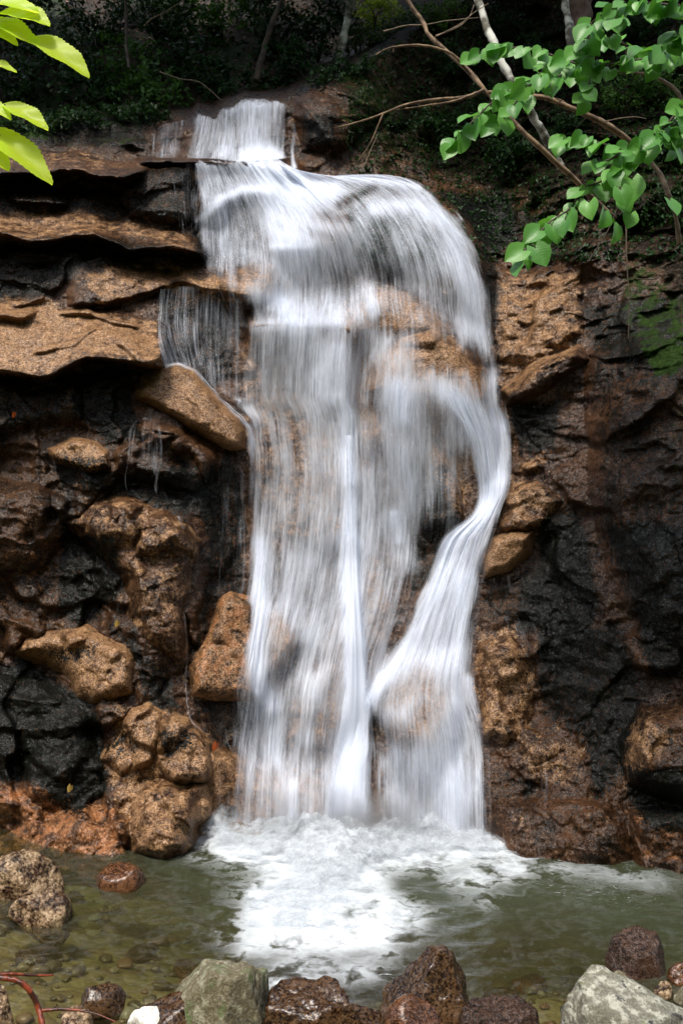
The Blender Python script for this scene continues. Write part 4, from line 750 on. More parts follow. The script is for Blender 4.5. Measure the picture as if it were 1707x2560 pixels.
# stones lying under the water
def bedz(x, y):
    i = np.clip(np.searchsorted(bx, x) - 1, 0, len(bx) - 2); j = np.clip(np.searchsorted(by, y) - 1, 0, len(by) - 2); return BZ[j, i]
shp = [rock_shape(400 + k, sub=3, rough=.5) for k in range(6)]
for k, (px, py, wpx, m, lab) in enumerate([(170, 2022, 60, M_blk, 'dark stone under water between the two granite boulders'), (330, 2125, 90, M_blk, 'dark drowned stone in the middle of the left shallows'), (430, 2145, 100, M_red, 'brown drowned boulder left of the foam'),
   (70, 2190, 110, M_wet, 'broad brown stone under water near the left edge'), (250, 2030, 70, M_gran, 'pale drowned stone beside the small reddish one'), (1220, 2170, 120, M_red, 'wide brown stone deep in the right half of the pool'), (1330, 2210, 90, M_blk, 'dark drowned stone left of the squarish boulder'),
   (1150, 2250, 110, M_wet, 'brown drowned stone in front of the tiny red one'), (1000, 2140, 70, M_gran, 'ochre stone under water behind the pyramid boulder')]):
    d = wd(py, -.15); x = (px / PW - .5) * FW * d; V, F = shp[k % 6]; s = wpx / PW * FW * d / 2
    o = mesh_obj('drowned_stone', V * np.array([s, s * .8, s * .45]), F, m); z = min(bedz(x, d) + s * .2, -.04 - s * .42); o.location = (x, d, z); o.rotation_euler.z = k
    tag(o, lab, 'stone', 'stones lying under the water')
Vs, Fs = [], []
for k in range(1100):
    x, y = rng.uniform(-3.6, 3.4), rng.uniform(5.8, 9.3); s = .018 + .075 * rng.random() ** 3; V, F = shp[k % 6]
    if y > 7.6 and rng.random() < .6: continue
    V2, F2 = ico(2) if s < .04 else (V, F)
    a = rng.uniform(0, 6.3); Q = V2 * np.array([s, s * rng.uniform(.6, 1), s * .55]); Q = np.stack([Q[:, 0] * math.cos(a) - Q[:, 1] * math.sin(a), Q[:, 0] * math.sin(a) + Q[:, 1] * math.cos(a), Q[:, 2]], -1)
    Vs.append(Q + np.array([x, y, float(bedz(np.array(x), np.array(y))) + s * .2])); Fs.append(F2)
V_, F_ = join(list(zip(Vs, Fs)))
t = NT('pebble'); g = t.n('NewGeometry'); rr_ = g.outputs['Random Per Island']; n = t.noise(g.outputs['Position'], 60, 4, .6)
c = t.ramp(rr_, [(0, (.03, .022, .016)), (.3, (.13, .08, .04)), (.5, (.06, .045, .03)), (.7, (.22, .17, .1)), (.88, (.16, .06, .025)), (1, (.34, .31, .24))])
M_peb = t.surf(t.n('BsdfPrincipled', {'Base Color': t.mix(t.math('MULTIPLY', n, .6), c, (.05, .045, .025)), 'Roughness': .4}).outputs[0])
tag(mesh_obj('pebbles', V_, F_, M_peb), 'brown and grey pebbles scattered over the pool bed', 'pebbles', kind='stuff')

# ------------------------------------------------------------------ wood
M_bark = bark_material('brown_bark', (.03, .018, .01), (.15, .09, .045), (.24, .16, .09), 30)
M_pale = bark_material('lichened_bark', (.03, .028, .02), (.12, .11, .075), (.55, .55, .48), 22)
M_dark = bark_material('dark_bark', (.015, .01, .007), (.06, .04, .025), (.08, .06, .04), 24)
M_cedar = bark_material('cedar_bark', (.03, .014, .01), (.12, .06, .04), (.15, .10, .07), 16)
M_twig = bark_material('dead_twig', (.06, .045, .03), (.2, .15, .1), (.2, .14, .09), 60)
M_root = bark_material('red_root', (.008, .003, .002), (.06, .012, .005), (.2, .035, .01), 40, .25)
def wood_px(pts, r0, r1, n=40, seed=0, wig=.012):
    A = spline([(a, b, c) for a, b, c in pts], n); P = PX(A[:, 0], A[:, 1], A[:, 2])
    P = P + wig * np.stack([fbm(P, 2.2, 3, seed + m) for m in range(3)], -1)
    d = A[:, 2]; rad = np.linspace(r0, r1, n) / PW * FW * d * (1 + .22 * fbm(P, 5, 2, seed))
    return tube_t(P, rad, seg=9, seed=seed, rough=.22)
def woods(name, label, cat, limbs, mat, group=None, part='limb', main='trunk'):
    r = tag(empty(name, PV(*limbs[0][0][0])), label, cat, group)
    for i, (pts, r0, r1) in enumerate(limbs):
        V, F = wood_px(pts, r0, r1, seed=i * 5 + len(label)); o = mesh_obj(main if i == 0 else part, V - np.array(r.location), F, mat, r)
    return r
woods('dead_branch', 'long bare brown branch slanting down across the upper right behind the green leaves', 'branch',
  [([(915, -40, 9.9), (945, 15, 9.9), (972, 52, 9.9), (985, 80, 9.85), (1030, 120, 9.8), (1075, 165, 9.7), (1108, 204, 9.6), (1165, 268, 9.6), (1230, 330, 9.6), (1290, 385, 9.7), (1320, 412, 9.8), (1375, 470, 10.0), (1410, 500, 10.2)], 5, 6.5),
   ([(1110, 206, 9.6), (1070, 222, 9.5), (1000, 228, 9.4), (935, 240, 9.3), (880, 261, 9.2), (820, 282, 9.1), (776, 294, 9.1)], 4.5, 1.4),
   ([(1095, 214, 9.55), (1040, 233, 9.4), (985, 240, 9.35), (940, 248, 9.3), (905, 253, 9.3)], 3.4, 1.5),
   ([(1092, 186, 9.7), (1050, 135, 9.6), (1020, 116, 9.6), (970, 104, 9.6), (930, 104, 9.6), (890, 111, 9.6), (862, 126, 9.6)], 4.5, 1.2),
   ([(880, 262, 9.2), (868, 290, 9.2), (850, 330, 9.2), (820, 372, 9.25)], 2.2, 1.0), ([(905, 106, 9.6), (902, 120, 9.6)], 2.2, 1.)], M_bark)
woods('dead_branch', 'thick bare branch running right from the leaf cluster to the bank', 'branch', [([(1120, 212, 9.3), (1215, 220, 9.3), (1262, 228, 9.3), (1300, 244, 9.3), (1365, 272, 9.3), (1430, 312, 9.4), (1470, 350, 9.6)], 5, 8), ([(1300, 244, 9.3), (1290, 232, 9.3), (1275, 226, 9.2)], 3, 1.)], M_bark)
woods('dead_branch', 'pale curved branch at the right edge behind the lowest leaves', 'branch', [([(1470, 345, 7.4), (1492, 372, 7.4), (1515, 402, 7.4), (1535, 450, 7.4), (1552, 500, 7.5), (1560, 560, 7.6)], 5, 6), ([(1360, 164, 7.6), (1420, 166, 7.6), (1464, 168, 7.6), (1509, 180, 7.6), (1549, 205, 7.6), (1572, 240, 7.6)], 2.5, 4)], M_twig)
def leaf_quads(C, S, up=.6, face=.4, fold=.25, droop=.3):
    n = len(C); N = rng.normal(size=(n, 3)) * .55 + np.array([0, -face, up]); N /= np.linalg.norm(N, axis=1)[:, None]
    A = rng.normal(size=(n, 3)); A[:, 2] -= droop; A -= (A * N).sum(1)[:, None] * N; A /= np.linalg.norm(A, axis=1)[:, None] + 1e-9; B = np.cross(N, A)
    S = S[:, None]; b = C - A * S * .5; tp = C + A * S * .5 - N * S * .1; m = C - A * S * .05
    l = m + B * S * .3 + N * S * fold * .4; r = m - B * S * .3 + N * S * fold * .4
    V = np.stack([b, l, tp, r], 1).reshape(-1, 3); k = np.arange(n)[:, None] * 4
    return V, np.concatenate([k + np.array([[0, 2, 1]]), k + np.array([[0, 3, 2]])])
def sprigs(c, rad, ns, nl, size, droop=.25, flat=.35):
    c = np.array(c, float); rad = np.array(rad, float); C = []
    for _ in range(ns):
        u = rng.normal(size=3); u /= np.linalg.norm(u); o = c + u * rad * rng.uniform(.15, .95) ** .7
        a = rng.normal(size=3) * np.array([1, 1, flat]); a[1] -= .3; a /= np.linalg.norm(a); L = rad.mean() * rng.uniform(.35, .75)
        tt = np.sort(rng.uniform(0, 1, nl))[:, None]
        C.append(o + a * L * tt + rng.normal(size=(nl, 3)) * size * .55 - np.array([0, 0, 1]) * L * droop * tt ** 2)
    C = np.concatenate(C); return leaf_quads(C, size * rng.uniform(.55, 1.25, len(C)))
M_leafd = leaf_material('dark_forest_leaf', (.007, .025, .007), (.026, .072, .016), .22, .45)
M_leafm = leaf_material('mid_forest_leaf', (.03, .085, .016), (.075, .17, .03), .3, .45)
M_leafy = leaf_material('painted_sun_forest_leaf', (.2, .36, .04), (.5, .6, .12), .45, .5)  # sunlight put into a brighter leaf colour, for a bush under the crowns
def hill_d(py): return 15.3 / (1.5 - (.5 - py / PH) * FH)
def shrub(px, py, d, rad, ns, nl, size, mat, label, group):
    c = np.array(PV(px, py, d)); r = tag(empty('shrub', c), label, 'shrub', group)
    V, F = sprigs((0, 0, 0), rad, ns, nl, size); mesh_obj('foliage', V, F, mat, r)
    st_ = [tube_t(spline([(0, .2, -rad[2] * 1.1), (.1 * rad[0] * math.cos(k * 2.), 0, -.3 * rad[2]), (rad[0] * .7 * math.cos(k * 2.4 + px), -.1, rad[2] * .6 * math.sin(k * 1.7 + 1))], 10), np.linspace(.014, .004, 10), seg=5) for k in range(5)]
    V, F = join(st_); mesh_obj('stem', V, F, M_dark, r); return r
SH = [(20, 60, 0, 'leafy dark shrub in the top left corner behind the sunlit leaves'), (40, 200, 0, 'shrub with broad dark leaves low at the left edge of the forest'), (130, 130, 0, 'mid green shrub between the top left corner and the skyline'), (190, 215, 0, 'shrub hanging over the dark rock shelf on the left'),
  (230, 50, 0, 'dark shrub high left of the forked sapling'), (300, 150, 1, 'brighter green shrub with layered leaves above the left shelf'), (360, 230, 1, 'low green shrub just left of the upper cascade'), (390, 60, 0, 'dark shrub above the brighter layered one'),
  (440, 150, 0, 'dim shrub straight above the left lip of the falls'), (500, 40, 1, 'shrub with a few bright twigs at the top above the falls'), (540, 200, 0, 'small dark shrub behind the lip of the upper cascade'), (640, 90, 0, 'dim shrub right of the dark leaning trunk'),
  (700, 170, 0, 'dark undergrowth bush behind the mossy rock'), (730, 50, 0, 'dark bush left of the pale speckled trunk'), (80, -10, 0, 'dark crown of leaves at the very top left'), (330, -20, 0, 'dark leaves hanging in at the top, left of centre'), (600, -10, 0, 'dark leaves hanging in at the top centre')]
RIM = [(25, 296, 'small dark bush on the rock rim at the left edge'), (110, 288, 'small dark bush on the rim above the left shelf'), (185, 276, 'low dark bush on the middle of the left rim'), (265, 268, 'low dark bush on the rim beside the brighter shrub'), (330, 262, 'small bush at the rim next to the thin left veil'), (740, 186, 'low dark tuft behind the mossy rock right of the upper cascade'), (800, 160, 'small dark bush above the mossy rock')]
for i, (px, py, k, lab) in enumerate(SH):
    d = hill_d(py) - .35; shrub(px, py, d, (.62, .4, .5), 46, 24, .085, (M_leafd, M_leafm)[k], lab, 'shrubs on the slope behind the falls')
for px, py, lab in RIM: shrub(px, py, float(samp(D0, np.array(float(px)), np.array(float(py)))) + .02, (.34, .2, .17), 34, 20, .06, M_leafd, lab, 'low bushes on the rock rim')
SB = [(860, 20, 1.0, 2, .055, 'yellow-green bush with painted-in sunlight at the top centre behind the bare branch'), (930, 60, 1.1, 1, .05, 'fine-leaved bright bush behind the arched bare branch'), (1010, 30, 1.0, 1, .05, 'fine-leaved bush at the top right of the arched branch'), (820, 80, 1.2, 1, .05, 'low bush over the leaf litter beside the pale trunk'),
  (1050, 130, .6, 0, .06, 'dark bush above the joint of the bare branches'), (1000, 300, .35, 0, .07, 'dark leafy plant hanging on the bank below the long twig'), (1170, 60, .6, 0, .06, 'dark bush between the lichened trunk and the cedar'), (1240, 130, .5, 0, .05, 'dark bush behind the middle spray of leaves'),
  (1180, 350, .3, 0, .07, 'fern-like dark plant under the left tip of the leaf spray'), (1440, 210, .5, 1, .045, 'dense small-leaved green bush on the right bank'), (1520, 200, .5, 1, .045, 'dense small-leaved bush against the right edge'), (1390, 90, .5, 0, .05, 'dark bush under the top right leaves'),
  (1300, 300, .4, 0, .045, 'small-leaved dark bush in the middle of the right bank'), (1480, 60, .5, 0, .05, 'dim bush in the top right corner'), (1540, 480, .35, 0, .05, 'dark bush low at the right edge of the bank'), (1130, 240, .4, 0, .05, 'dim undergrowth behind the joint of leaf sprays'), (1540, 330, .4, 0, .05, 'dim bush behind the pale curved branch')]
for i, (px, py, off, k, sz_, lab) in enumerate(SB):
    d = float(samp(D, np.array(float(px)), np.array(float(py)))) if px > 1000 or py > 150 else hill_d(py)
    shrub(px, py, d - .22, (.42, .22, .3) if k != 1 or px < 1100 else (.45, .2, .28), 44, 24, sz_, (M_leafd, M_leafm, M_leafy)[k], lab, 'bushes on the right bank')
# blades and moss hanging on the bank, too many to count
C = []; Fb = []; n0 = 0; bqx, bqy = rng.uniform(780, 1620, 5200), rng.uniform(60, 640, 5200)
okb = (bqy < 330 + (bqx - 800) * .42) & (fbm(np.stack([bqx * .008, bqy * .008, bqx * 0], -1), 1., 3, 5) > -.12); bqx, bqy = bqx[okb], bqy[okb]
bd = samp(D, bqx, bqy) - .03; B0 = PX(bqx, bqy, bd); nb = len(B0); L = rng.uniform(.05, .2, nb)[:, None]
dr = rng.normal(size=(nb, 3)) * np.array([.6, .2, .3]) + np.array([0, -.55, .25]); dr /= np.linalg.norm(dr, axis=1)[:, None]
sd = np.cross(dr, np.array([0, 0, 1.])); sd /= np.linalg.norm(sd, axis=1)[:, None]; sd *= .005
g_ = np.array([0, 0, -1.]); V = np.stack([B0 - sd, B0 + sd, B0 + dr * L * .6 + sd * .8, B0 + dr * L * .6 - sd * .8, B0 + dr * L + g_ * L * .45], 1).reshape(-1, 3)
k = np.arange(nb)[:, None] * 5; F = np.concatenate([k + [[0, 1, 2]], k + [[0, 2, 3]], k + [[3, 2, 4]]])
tag(mesh_obj('undergrowth', V, F, M_leafd), 'drooping dark grass blades covering the right bank', 'undergrowth', kind='stuff')
V, F = leaf_quads(np.concatenate([PX(*(lambda a, b: (a, b, samp(D, a, b) - .04))(rng.uniform(800, 1600, 9000), rng.uniform(0, 600, 9000)))]), rng.uniform(.03, .075, 9000))
tag(mesh_obj('ground_cover', V, F, M_leafd), 'tiny dark leaves creeping over the right bank', 'ground cover', kind='stuff')
# leaf litter on the slope
nl = 5000; lx, ly = rng.uniform(-5, 5, nl), rng.uniform(13.3, 17, nl)
ii = np.clip(np.searchsorted(hx, lx) - 1, 0, len(hx) - 2); jj = np.clip(np.searchsorted(hy, ly) - 1, 0, len(hy) - 2)
V, F = leaf_quads(np.stack([lx, ly - .02, HZ[jj, ii] + .03], -1), rng.uniform(.04, .1, nl))
t = NT('dead_leaf'); c = t.ramp(t.n('NewGeometry').outputs['Random Per Island'], [(0, (.04, .02, .01)), (.5, (.14, .06, .025)), (1, (.3, .17, .1))])
M_dead = t.surf(t.n('BsdfPrincipled', {'Base Color': c, 'Roughness': .6}).outputs[0])
tag(mesh_obj('leaf_litter', V, F, M_dead), 'brown fallen leaves covering the slope behind the falls', 'leaf litter', kind='stuff')

# ------------------------------------------------------------------ trees: trunks in view, crowns above the frame shade the slope
def tree(label, pts, r0, r1, mat, crown, nsp=70, group='trees on the slope', leaf=.2):
    base = np.array(PV(*pts[-1])); r = tag(empty('tree', base), label, 'tree', group)
    V, F = wood_px(pts, r0, r1, n=50, seed=int(pts[0][0]), wig=.05)
    top = np.array(PV(*pts[0])); cc = np.array(crown[:3]); V2, F2 = tube_t(spline([top, top * .6 + cc * .4 + np.array([.2, 0, .2]), cc], 20), np.linspace(r0 / PW * FW * pts[0][2], .03, 20), seg=8)
    V, F = join([(V, F), (V2, F2)]); mesh_obj('trunk', V - base, F, mat, r)
    lb = []
    for k in range(7):
        a = k * 2.4; e = cc + np.array([math.cos(a) * crown[3] * .8, math.sin(a) * crown[3] * .6, crown[4] * .5 * math.sin(k * 1.3)])
        lb.append(tube_t(spline([top * .5 + cc * .5, (cc + e) / 2 + [0, 0, .3], e], 12), np.linspace(.05, .012, 12), seg=6))
    V, F = join(lb); mesh_obj('limbs', V - base, F, mat, r)
    V, F = sprigs(cc, (crown[3], crown[3] * .8, crown[4]), nsp * 2, 30, leaf, flat=.3); mesh_obj('crown', V - base, F, M_leafm, r); return r
tree('pale speckled trunk leaning over the stream head at the top centre', [(818, -60, 14.2), (809, 0, 14.2), (800, 38, 14.2), (788, 82, 14.1), (777, 132, 14.), (772, 170, 13.9)], 7, 10, M_pale, (.6, 14, 13.6, 2.4, 1.1), 90)
tree('thin dark trunk leaning right above the lip of the falls', [(665, -40, 14.2), (640, 10, 14.1), (622, 60, 14), (603, 125, 13.9), (588, 190, 13.7)], 5, 7, M_dark, (-1.2, 13, 12.9, 2.2, 1.), 90)
tree('slender lichened white trunk leaning left on the right bank', [(1088, -50, 11.5), (1095, 0, 11.4), (1108, 45, 11.3), (1132, 98, 11.2), (1165, 160, 11.1), (1200, 222, 11.1), (1240, 292, 11.2), (1292, 384, 11.4)], 8, 11, M_pale, (2.4, 11.8, 12.2, 2.3, .9), 90)
tree('thick shaggy reddish cedar trunk at the top right', [(1328, -60, 12.6), (1332, 30, 12.6), (1330, 90, 12.5), (1322, 150, 12.4)], 24, 30, M_cedar, (4.2, 13.4, 13.4, 2.6, 1.2), 90)
tree('narrow grey-brown trunk just left of the cedar', [(1290, -60, 12.3), (1299, 30, 12.3), (1306, 80, 12.2), (1312, 150, 12.1)], 8, 10, M_pale, (3.2, 11.4, 12.8, 2., .9), 80)
tree('forked dark sapling in the left forest', [(288, -50, 13.9), (289, 40, 13.8), (293, 100, 13.6), (300, 160, 13.4)], 2.2, 3.4, M_dark, (-3.2, 12.6, 12.8, 2.6, 1.), 100)
tree('dark trunk hidden in the top left corner', [(-30, -80, 13.6), (-20, 40, 13.4), (-10, 160, 13.)], 8, 12, M_dark, (-5.8, 12.6, 12.6, 2.6, 1.2), 90)
tree('unseen tree added outside the frame on the right to shade the right wall', [(2700, 600, 7.6), (2690, 1200, 7.5), (2680, 1900, 7.4)], 20, 30, M_cedar, (1.5, 6.5, 9.5, 1.7, .9), 60, 'trees on the slope', .16)  # unseen crown added to cast shade on the right wall
# thin bare twigs against the dark bank
for lab, pts in [('fine pale twig fanning right of the arched branch', [(1000, 84, 9.8), (1030, 70, 9.8), (1060, 52, 9.8), (1084, 30, 9.8), (1120, 5, 9.8)]), ('fine pale twig rising to the lichened trunk', [(1000, 82, 9.9), (1050, 62, 9.9), (1075, 42, 9.9), (1088, 12, 9.9)]),
   ('fine grey twig crossing behind the top of the bare branch', [(880, 72, 10.5), (930, 60, 10.5), (980, 58, 10.5), (1030, 48, 10.5), (1100, 40, 10.5)]), ('thin vine hanging down the right wall', [(1436, 520, 9.3), (1439, 620, 9.3), (1444, 700, 9.3), (1443, 782, 9.3)]),
   ('thin forked twig over the right wall at the edge', [(1460, 640, 8.8), (1500, 640, 8.8), (1535, 622, 8.8), (1575, 618, 8.8)]), ('pale twig between the leaf sprays', [(1390, 278, 9.2), (1430, 270, 9.2), (1460, 268, 9.2), (1484, 272, 9.2)]), ('brown twig hanging in the left forest', [(330, 60, 13.2), (345, 45, 13.2), (385, 25, 13.2), (425, 0, 13.2)]),
   ('fine grey twigs crossing above the upper cascade', [(366, 165, 13.3), (410, 180, 13.3), (460, 190, 13.2), (510, 232, 13.1)]), ('thin pale twig low on the right bank', [(1350, 600, 8.9), (1370, 570, 8.9), (1400, 520, 8.9), (1420, 470, 8.9)]), ('thin twig poking up by the moss rock', [(836, 384, 10.5), (850, 350, 10.5), (868, 310, 10.5)])]:
    V, F = wood_px([(*p_,) for p_ in pts], 1.7, .8, n=30, seed=len(lab)); tag(mesh_obj('twig', V, F, M_twig), lab, 'twig', 'thin bare twigs')
# root and twigs in the bottom left corner
V, F = wood_px([(-30, 2240, 5.9), (0, 2246, 5.9), (40, 2254, 5.9), (65, 2274, 5.9), (85, 2309, 5.9), (97, 2352, 5.85), (104, 2400, 5.8)], 6, 6.5, seed=3)
tag(mesh_obj('root', V, F, M_root), 'dark red root curving down in the bottom left corner', 'root')
V, F = wood_px([(84, 2322, 5.9), (130, 2317, 5.9), (180, 2320, 5.9), (225, 2330, 5.88), (266, 2347, 5.86)], 4.2, 1.5, seed=8)
tag(mesh_obj('twig', V, F, M_root), 'thin red twig branching right from the curving root', 'twig')
V, F = wood_px([(-20, 2240, 6.3), (30, 2236, 6.35), (80, 2239, 6.4), (122, 2238, 6.45)], 5, 2., seed=12)
tag(mesh_obj('twig', V, F, M_root), 'orange-red twig lying at the water surface above the curving root', 'twig')

# ------------------------------------------------------------------ heart-shaped leaves of the right-hand branches
def heart(size, cup, seed):
    k = 7; s = np.linspace(0, 1, k); hw = .56 * np.sin(np.pi * np.clip(s, 0, 1) ** .72) ** .85 * (1 - .12 * s); hw[-1] = 0
    V = []; 
    for i in range(k):
        y = s[i]
        for j, f in enumerate((-1, -.5, 0, .5, 1)):
            back = -.13 * (1 - y) ** 3 * abs(f) * (2.2 if i < 2 else 0.6)
            V.append((f * hw[i] if i else f * .26, y + back, cup * (abs(f) * hw[i]) * .9 - .30 * y * y * abs(cup) * 1.3 + .02 * math.sin(i * 2.1 + j * 1.7 + seed)))
    V = np.array(V) * size; return V, grid_faces(k, 5)
t = NT('heart_leaf'); gi = t.n('NewGeometry').outputs['Random Per Island']; uvn = t.n('UVMap', uv_map='flow').outputs[0]
su = t.n('SeparateXYZ', {0: uvn}); ax = t.math('ABSOLUTE', su.outputs[0]); vein = t.math('SINE', t.math('MULTIPLY', t.math('SUBTRACT', su.outputs[1], t.math('MULTIPLY', ax, .55)), 46.))
vn_ = t.map(vein, .82, 1.); mid = t.map(ax, .05, .0)
c = t.mix(gi, (.055, .19, .03), (.13, .33, .05)); c = t.mix(t.math('MULTIPLY', t.math('MAXIMUM', vn_, mid), .22), c, (.2, .42, .12))
bp = t.n('Bump', {'Strength': .08, 'Distance': .002, 'Height': vein}).outputs[0]
p1 = t.n('BsdfPrincipled', {'Base Color': c, 'Roughness': .42, 'Normal': bp, 'Specular IOR Level': .4}).outputs[0]
M_heart = t.surf(t.n('MixShader', {0: .3, 1: p1, 2: t.n('BsdfTranslucent', {'Color': (.16, .45, .04, 1)}).outputs[0]}).outputs[0])
def heart_branch(label, twigs, dpt, extra=()):
    r = tag(empty('leafy_branch', PV(*twigs[0][0], dpt)), label, 'branch', 'green leafy branches reaching in from the right'); loc = np.array(r.location)
    tb, LV, LF, LU, n0 = [], [], [], [], 0; hs = rng
    pos = []
    for pts in twigs:
        A = spline(pts, 60); L = np.r_[0, np.cumsum(np.hypot(*(A[1:] - A[:-1]).T))]; dd = dpt + .12 * np.sin(np.linspace(0, 3, 60) + pts[0][0])
        tb.append(tube_t(PX(A[:, 0], A[:, 1], dd), np.linspace(.006, .0022, 60), seg=5)); s = 6.; side = 1
        while s < L[-1]:
            i = int(np.clip(np.searchsorted(L, s), 1, 59)); tx, ty = A[i] - A[i - 1]; nn = math.hypot(tx, ty) + 1e-6
            pos.append((A[i][0], A[i][1], dd[i], math.atan2(ty, tx) , side, hs.uniform(.55, 1.25))); side = -side; s += hs.uniform(10, 19)
        pos.append((A[-1][0], A[-1][1], dd[-1], math.atan2(A[-1][1] - A[-2][1], A[-1][0] - A[-2][0]), 0, 1.))
    for e in extra: pos.append((e[0], e[1], dpt - .1, e[2], 0, e[3]))
    for (x, y, d, ang, side, sc_) in pos:
        a = ang + side * hs.uniform(.6, 1.2); dx, dy = math.cos(a), math.sin(a); dy = dy * .5 + .75 + hs.normal() * .2; m = math.hypot(dx, dy); dx /= m; dy /= m
        size = .063 * sc_
        Y = np.array([dx, -.18 - .35 * hs.random(), -dy]); Y /= np.linalg.norm(Y)
        N = np.array([hs.normal() * .6, -.75, .5 + hs.normal() * .5]); N -= N @ Y * Y; N /= np.linalg.norm(N); X = np.cross(Y, N)
        V, F = heart(size, hs.uniform(.1, .6), hs.random() * 6)
        b = np.array(PV(x, y, d)) + np.array([hs.normal() * .004, -.015 + hs.normal() * .02, 0]); q = b + Y * size * .22
        W = q + V[:, :1] * X + V[:, 1:2] * Y + V[:, 2:] * N
        tb.append(tube_t(np.stack([b + [0, .012, 0], (b + q) / 2 + N * .003, q]), np.array([.0016] * 3), seg=4))
        LV.append(W); LF.append(F); LU.append(np.stack([V[:, 0] / size, V[:, 1] / size], 1))
    V, F = join(tb); mesh_obj('stem', V - loc, F, M_dark, r)
    V, F = join(list(zip(LV, LF))); mesh_obj('leaves', V - loc, F, M_heart, r, uv=np.concatenate(LU))
heart_branch('top right leafy branch with heart-shaped leaves along the frame edge', [[(1600, 30), (1550, 14), (1490, 8), (1440, 18), (1400, 24), (1362, 48), (1346, 78), (1338, 104)], [(1600, 60), (1562, 72), (1540, 100), (1520, 130), (1506, 150)], [(1600, 100), (1570, 110), (1550, 130)], [(1440, 18), (1425, 40), (1408, 55)], [(1400, 30), (1385, 70), (1390, 100)]], 3.5)
heart_branch('middle leafy branch drooping left with the longest spray of heart-shaped leaves', [[(1600, 130), (1500, 134), (1434, 142), (1384, 150), (1314, 144), (1264, 126), (1209, 113), (1159, 108), (1110, 120), (1090, 126)],
   [(1384, 150), (1309, 166), (1249, 186), (1184, 206), (1134, 232), (1088, 275), (1056, 312), (1040, 334)], [(1360, 156), (1352, 190), (1336, 226)], [(1264, 126), (1250, 150), (1235, 180)], [(1210, 200), (1180, 240), (1150, 268), (1125, 285)], [(1330, 110), (1325, 140), (1316, 165)], [(1440, 142), (1430, 100), (1380, 90), (1350, 96)]], 3.7)
heart_branch('lowest leafy branch reaching down over the dark bank', [[(1600, 240), (1562, 252), (1524, 292), (1484, 326), (1434, 346), (1384, 330), (1334, 318), (1290, 328)], [(1484, 330), (1429, 386), (1374, 418), (1338, 434), (1309, 478), (1264, 508), (1234, 540), (1209, 570), (1190, 598)],
   [(1500, 310), (1540, 300), (1580, 290)], [(1430, 346), (1400, 366), (1370, 372)], [(1600, 290), (1550, 310), (1500, 340)]], 3.45,
   [(1409, 440, 1.2, 1.), (1389, 478, 1.9, 1.15), (1404, 508, 1.6, 1.1), (1452, 400, 1.5, 1.25), (1520, 462, 1.2, 1.), (1444, 484, 1.9, .9), (1425, 455, 1.2, .9), (1340, 470, 1.6, 1.), (1300, 500, 2., 1.), (1536, 330, 1.2, 1.2)])

# ------------------------------------------------------------------ leaves at the left, close to the lens, sunlit glow put into their colour
t = NT('painted_sunlit_leaf'); uvn = t.n('UVMap', uv_map='flow').outputs[0]; su = t.n('SeparateXYZ', {0: uvn}); ax = t.math('ABSOLUTE', su.outputs[0])
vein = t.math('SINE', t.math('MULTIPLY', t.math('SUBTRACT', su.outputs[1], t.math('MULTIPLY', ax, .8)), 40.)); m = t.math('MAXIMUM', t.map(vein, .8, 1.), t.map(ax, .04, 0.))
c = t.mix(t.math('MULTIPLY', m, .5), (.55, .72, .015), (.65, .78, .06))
M_sunleaf = t.surf(t.n('MixShader', {0: .6, 1: t.n('BsdfPrincipled', {'Base Color': c, 'Roughness': .45}).outputs[0], 2: t.n('BsdfTranslucent', {'Color': t.mix(t.math('MULTIPLY', m, .5), (.75, .95, .03), (.9, 1., .1))}).outputs[0]}).outputs[0])
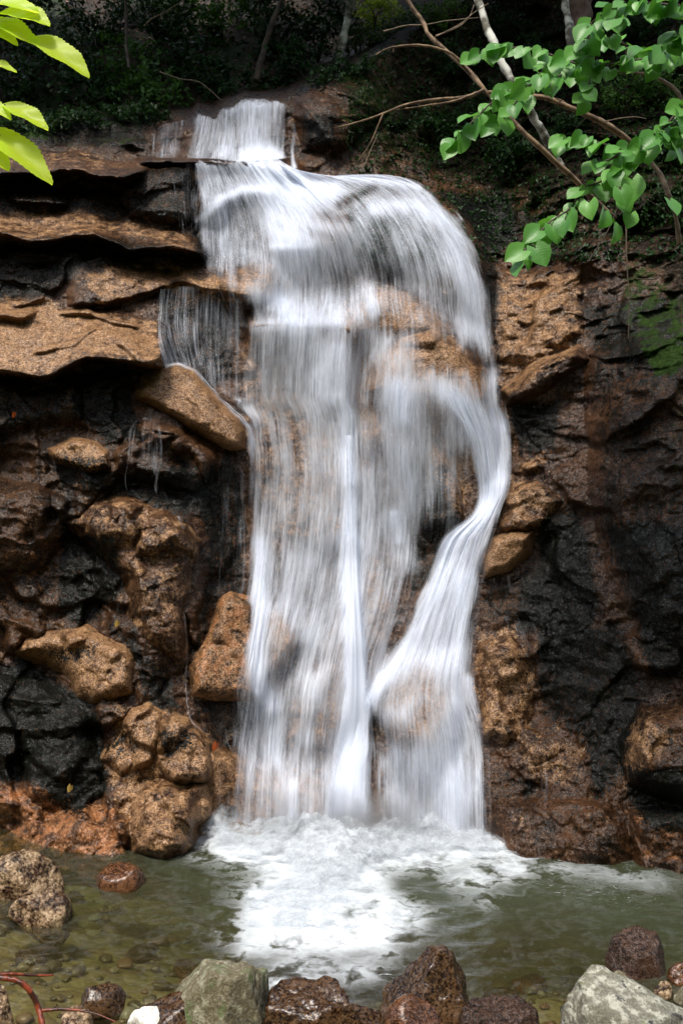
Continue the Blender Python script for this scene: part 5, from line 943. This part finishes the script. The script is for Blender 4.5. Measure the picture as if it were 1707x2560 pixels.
def serrate(base, tip, wpx, d, parent, lobes=9, seed=0, bend=.06):
    b = np.array(PV(*base, d)); tpt = np.array(PV(*tip, d - .03)); Y = tpt - b; L = np.linalg.norm(Y); Y /= L
    N = np.array([.15, -.72, .65]); N -= N @ Y * Y; N /= np.linalg.norm(N); X = np.cross(Y, N); wm = wpx / PW * FW * d
    k = 46; s = np.linspace(0, 1, k); prof = np.sin(np.pi * s ** .75) ** .7 * (1 - .25 * s); saw = ((s * lobes) % 1); r_ = np.random.default_rng(seed)
    wm = wm * 1.45; hw = wm * .5 * (prof * (.93 + .12 * saw ** .8) + .02); hw2 = wm * .5 * (prof * (.93 + .12 * ((s * lobes + .4) % 1)) + .02); hw[-1] = hw2[-1] = .0005
    hw *= 1 + .04 * np.sin(s * 9 + seed); V = []; U = []
    for i in range(k):
        for f in (-1, -.66, -.33, 0, .33, .66, 1):
            h = hw[i] if f < 0 else hw2[i]; V.append(b + Y * (s[i] * L + abs(f) * h * .35) + X * f * h + N * (abs(f) * h * .35 - bend * L * 4 * s[i] * s[i] * .5 + .0015 * math.sin(i * .3 + f * 3 + seed))); U.append((f * prof[i] * .5, s[i]))
    o = mesh_obj('leaf', np.array(V) - np.array(parent.location), grid_faces(k, 7), M_sunleaf, parent, uv=np.array(U)); return o
def sun_twig(label, stem, leaves, d=1.95):
    r = tag(empty('sunlit_twig', PV(*stem[0], d)), label, 'twig', 'sunlit leafy twigs at the left edge')
    V, F = wood_px([(a, b, d) for a, b in stem], 2.6, 1.4, n=24, seed=3, wig=.0); mesh_obj('stem', V - np.array(r.location), F, M_root, r)
    for i, (b, tp, w_) in enumerate(leaves): serrate(b, tp, w_, d, r, 15 + i, i * 3 + len(label))
sun_twig('topmost sunlit yellow-green leaves glowing in the top left corner', [(-80, 10), (0, 50), (45, 75), (70, 92)], [((0, 30), (112, 42), 62), ((-30, 45), (92, 92), 50), ((68, 86), (206, 158), 58), ((-70, 0), (85, 8), 60), ((-50, 60), (40, 90), 40)])
sun_twig('pair of sunlit leaves halfway down the left edge, one half cut off', [(-60, 225), (0, 238), (14, 242)], [((8, 240), (110, 284), 44), ((-60, 230), (24, 262), 40), ((-50, 140), (36, 152), 26)])
sun_twig('lowest sunlit leaf with a long drooping tip at the left edge', [(-80, 300), (-20, 306), (4, 312)], [((-30, 296), (122, 404), 62), ((-60, 330), (20, 380), 50)])
# single fallen leaves
M_yel = leaf_material('yellow_fallen_leaf', (.45, .28, .06), (.55, .4, .12), .2); M_redl = leaf_material('red_fallen_leaf', (.35, .06, .015), (.4, .1, .02), .2)
for px, py, s, m, lab in [(163, 1805, 11, M_yel, 'pale yellow fallen leaf stuck on the black algae patch'), (271, 1428, 9, M_yel, 'tiny yellow leaf caught in the hair-thin trickle'), (34, 948, 8, M_redl, 'tiny red leaf on the dark rock at the left edge'), (497, 1708, 12, M_redl, 'small orange leaf stuck behind the lower left veil')]:
    d = float(env(np.array(float(px)), np.array(float(py)))) - .04; V, F = heart(s / PW * FW * d * 1.6, .2, 1); V = np.stack([V[:, 0] * .7, V[:, 2], -V[:, 1]], -1)
    o = mesh_obj('fallen_leaf', V, F, m); o.location = PV(px, py, d); o.rotation_euler = (.2, .4, 0); tag(o, lab, 'leaf')
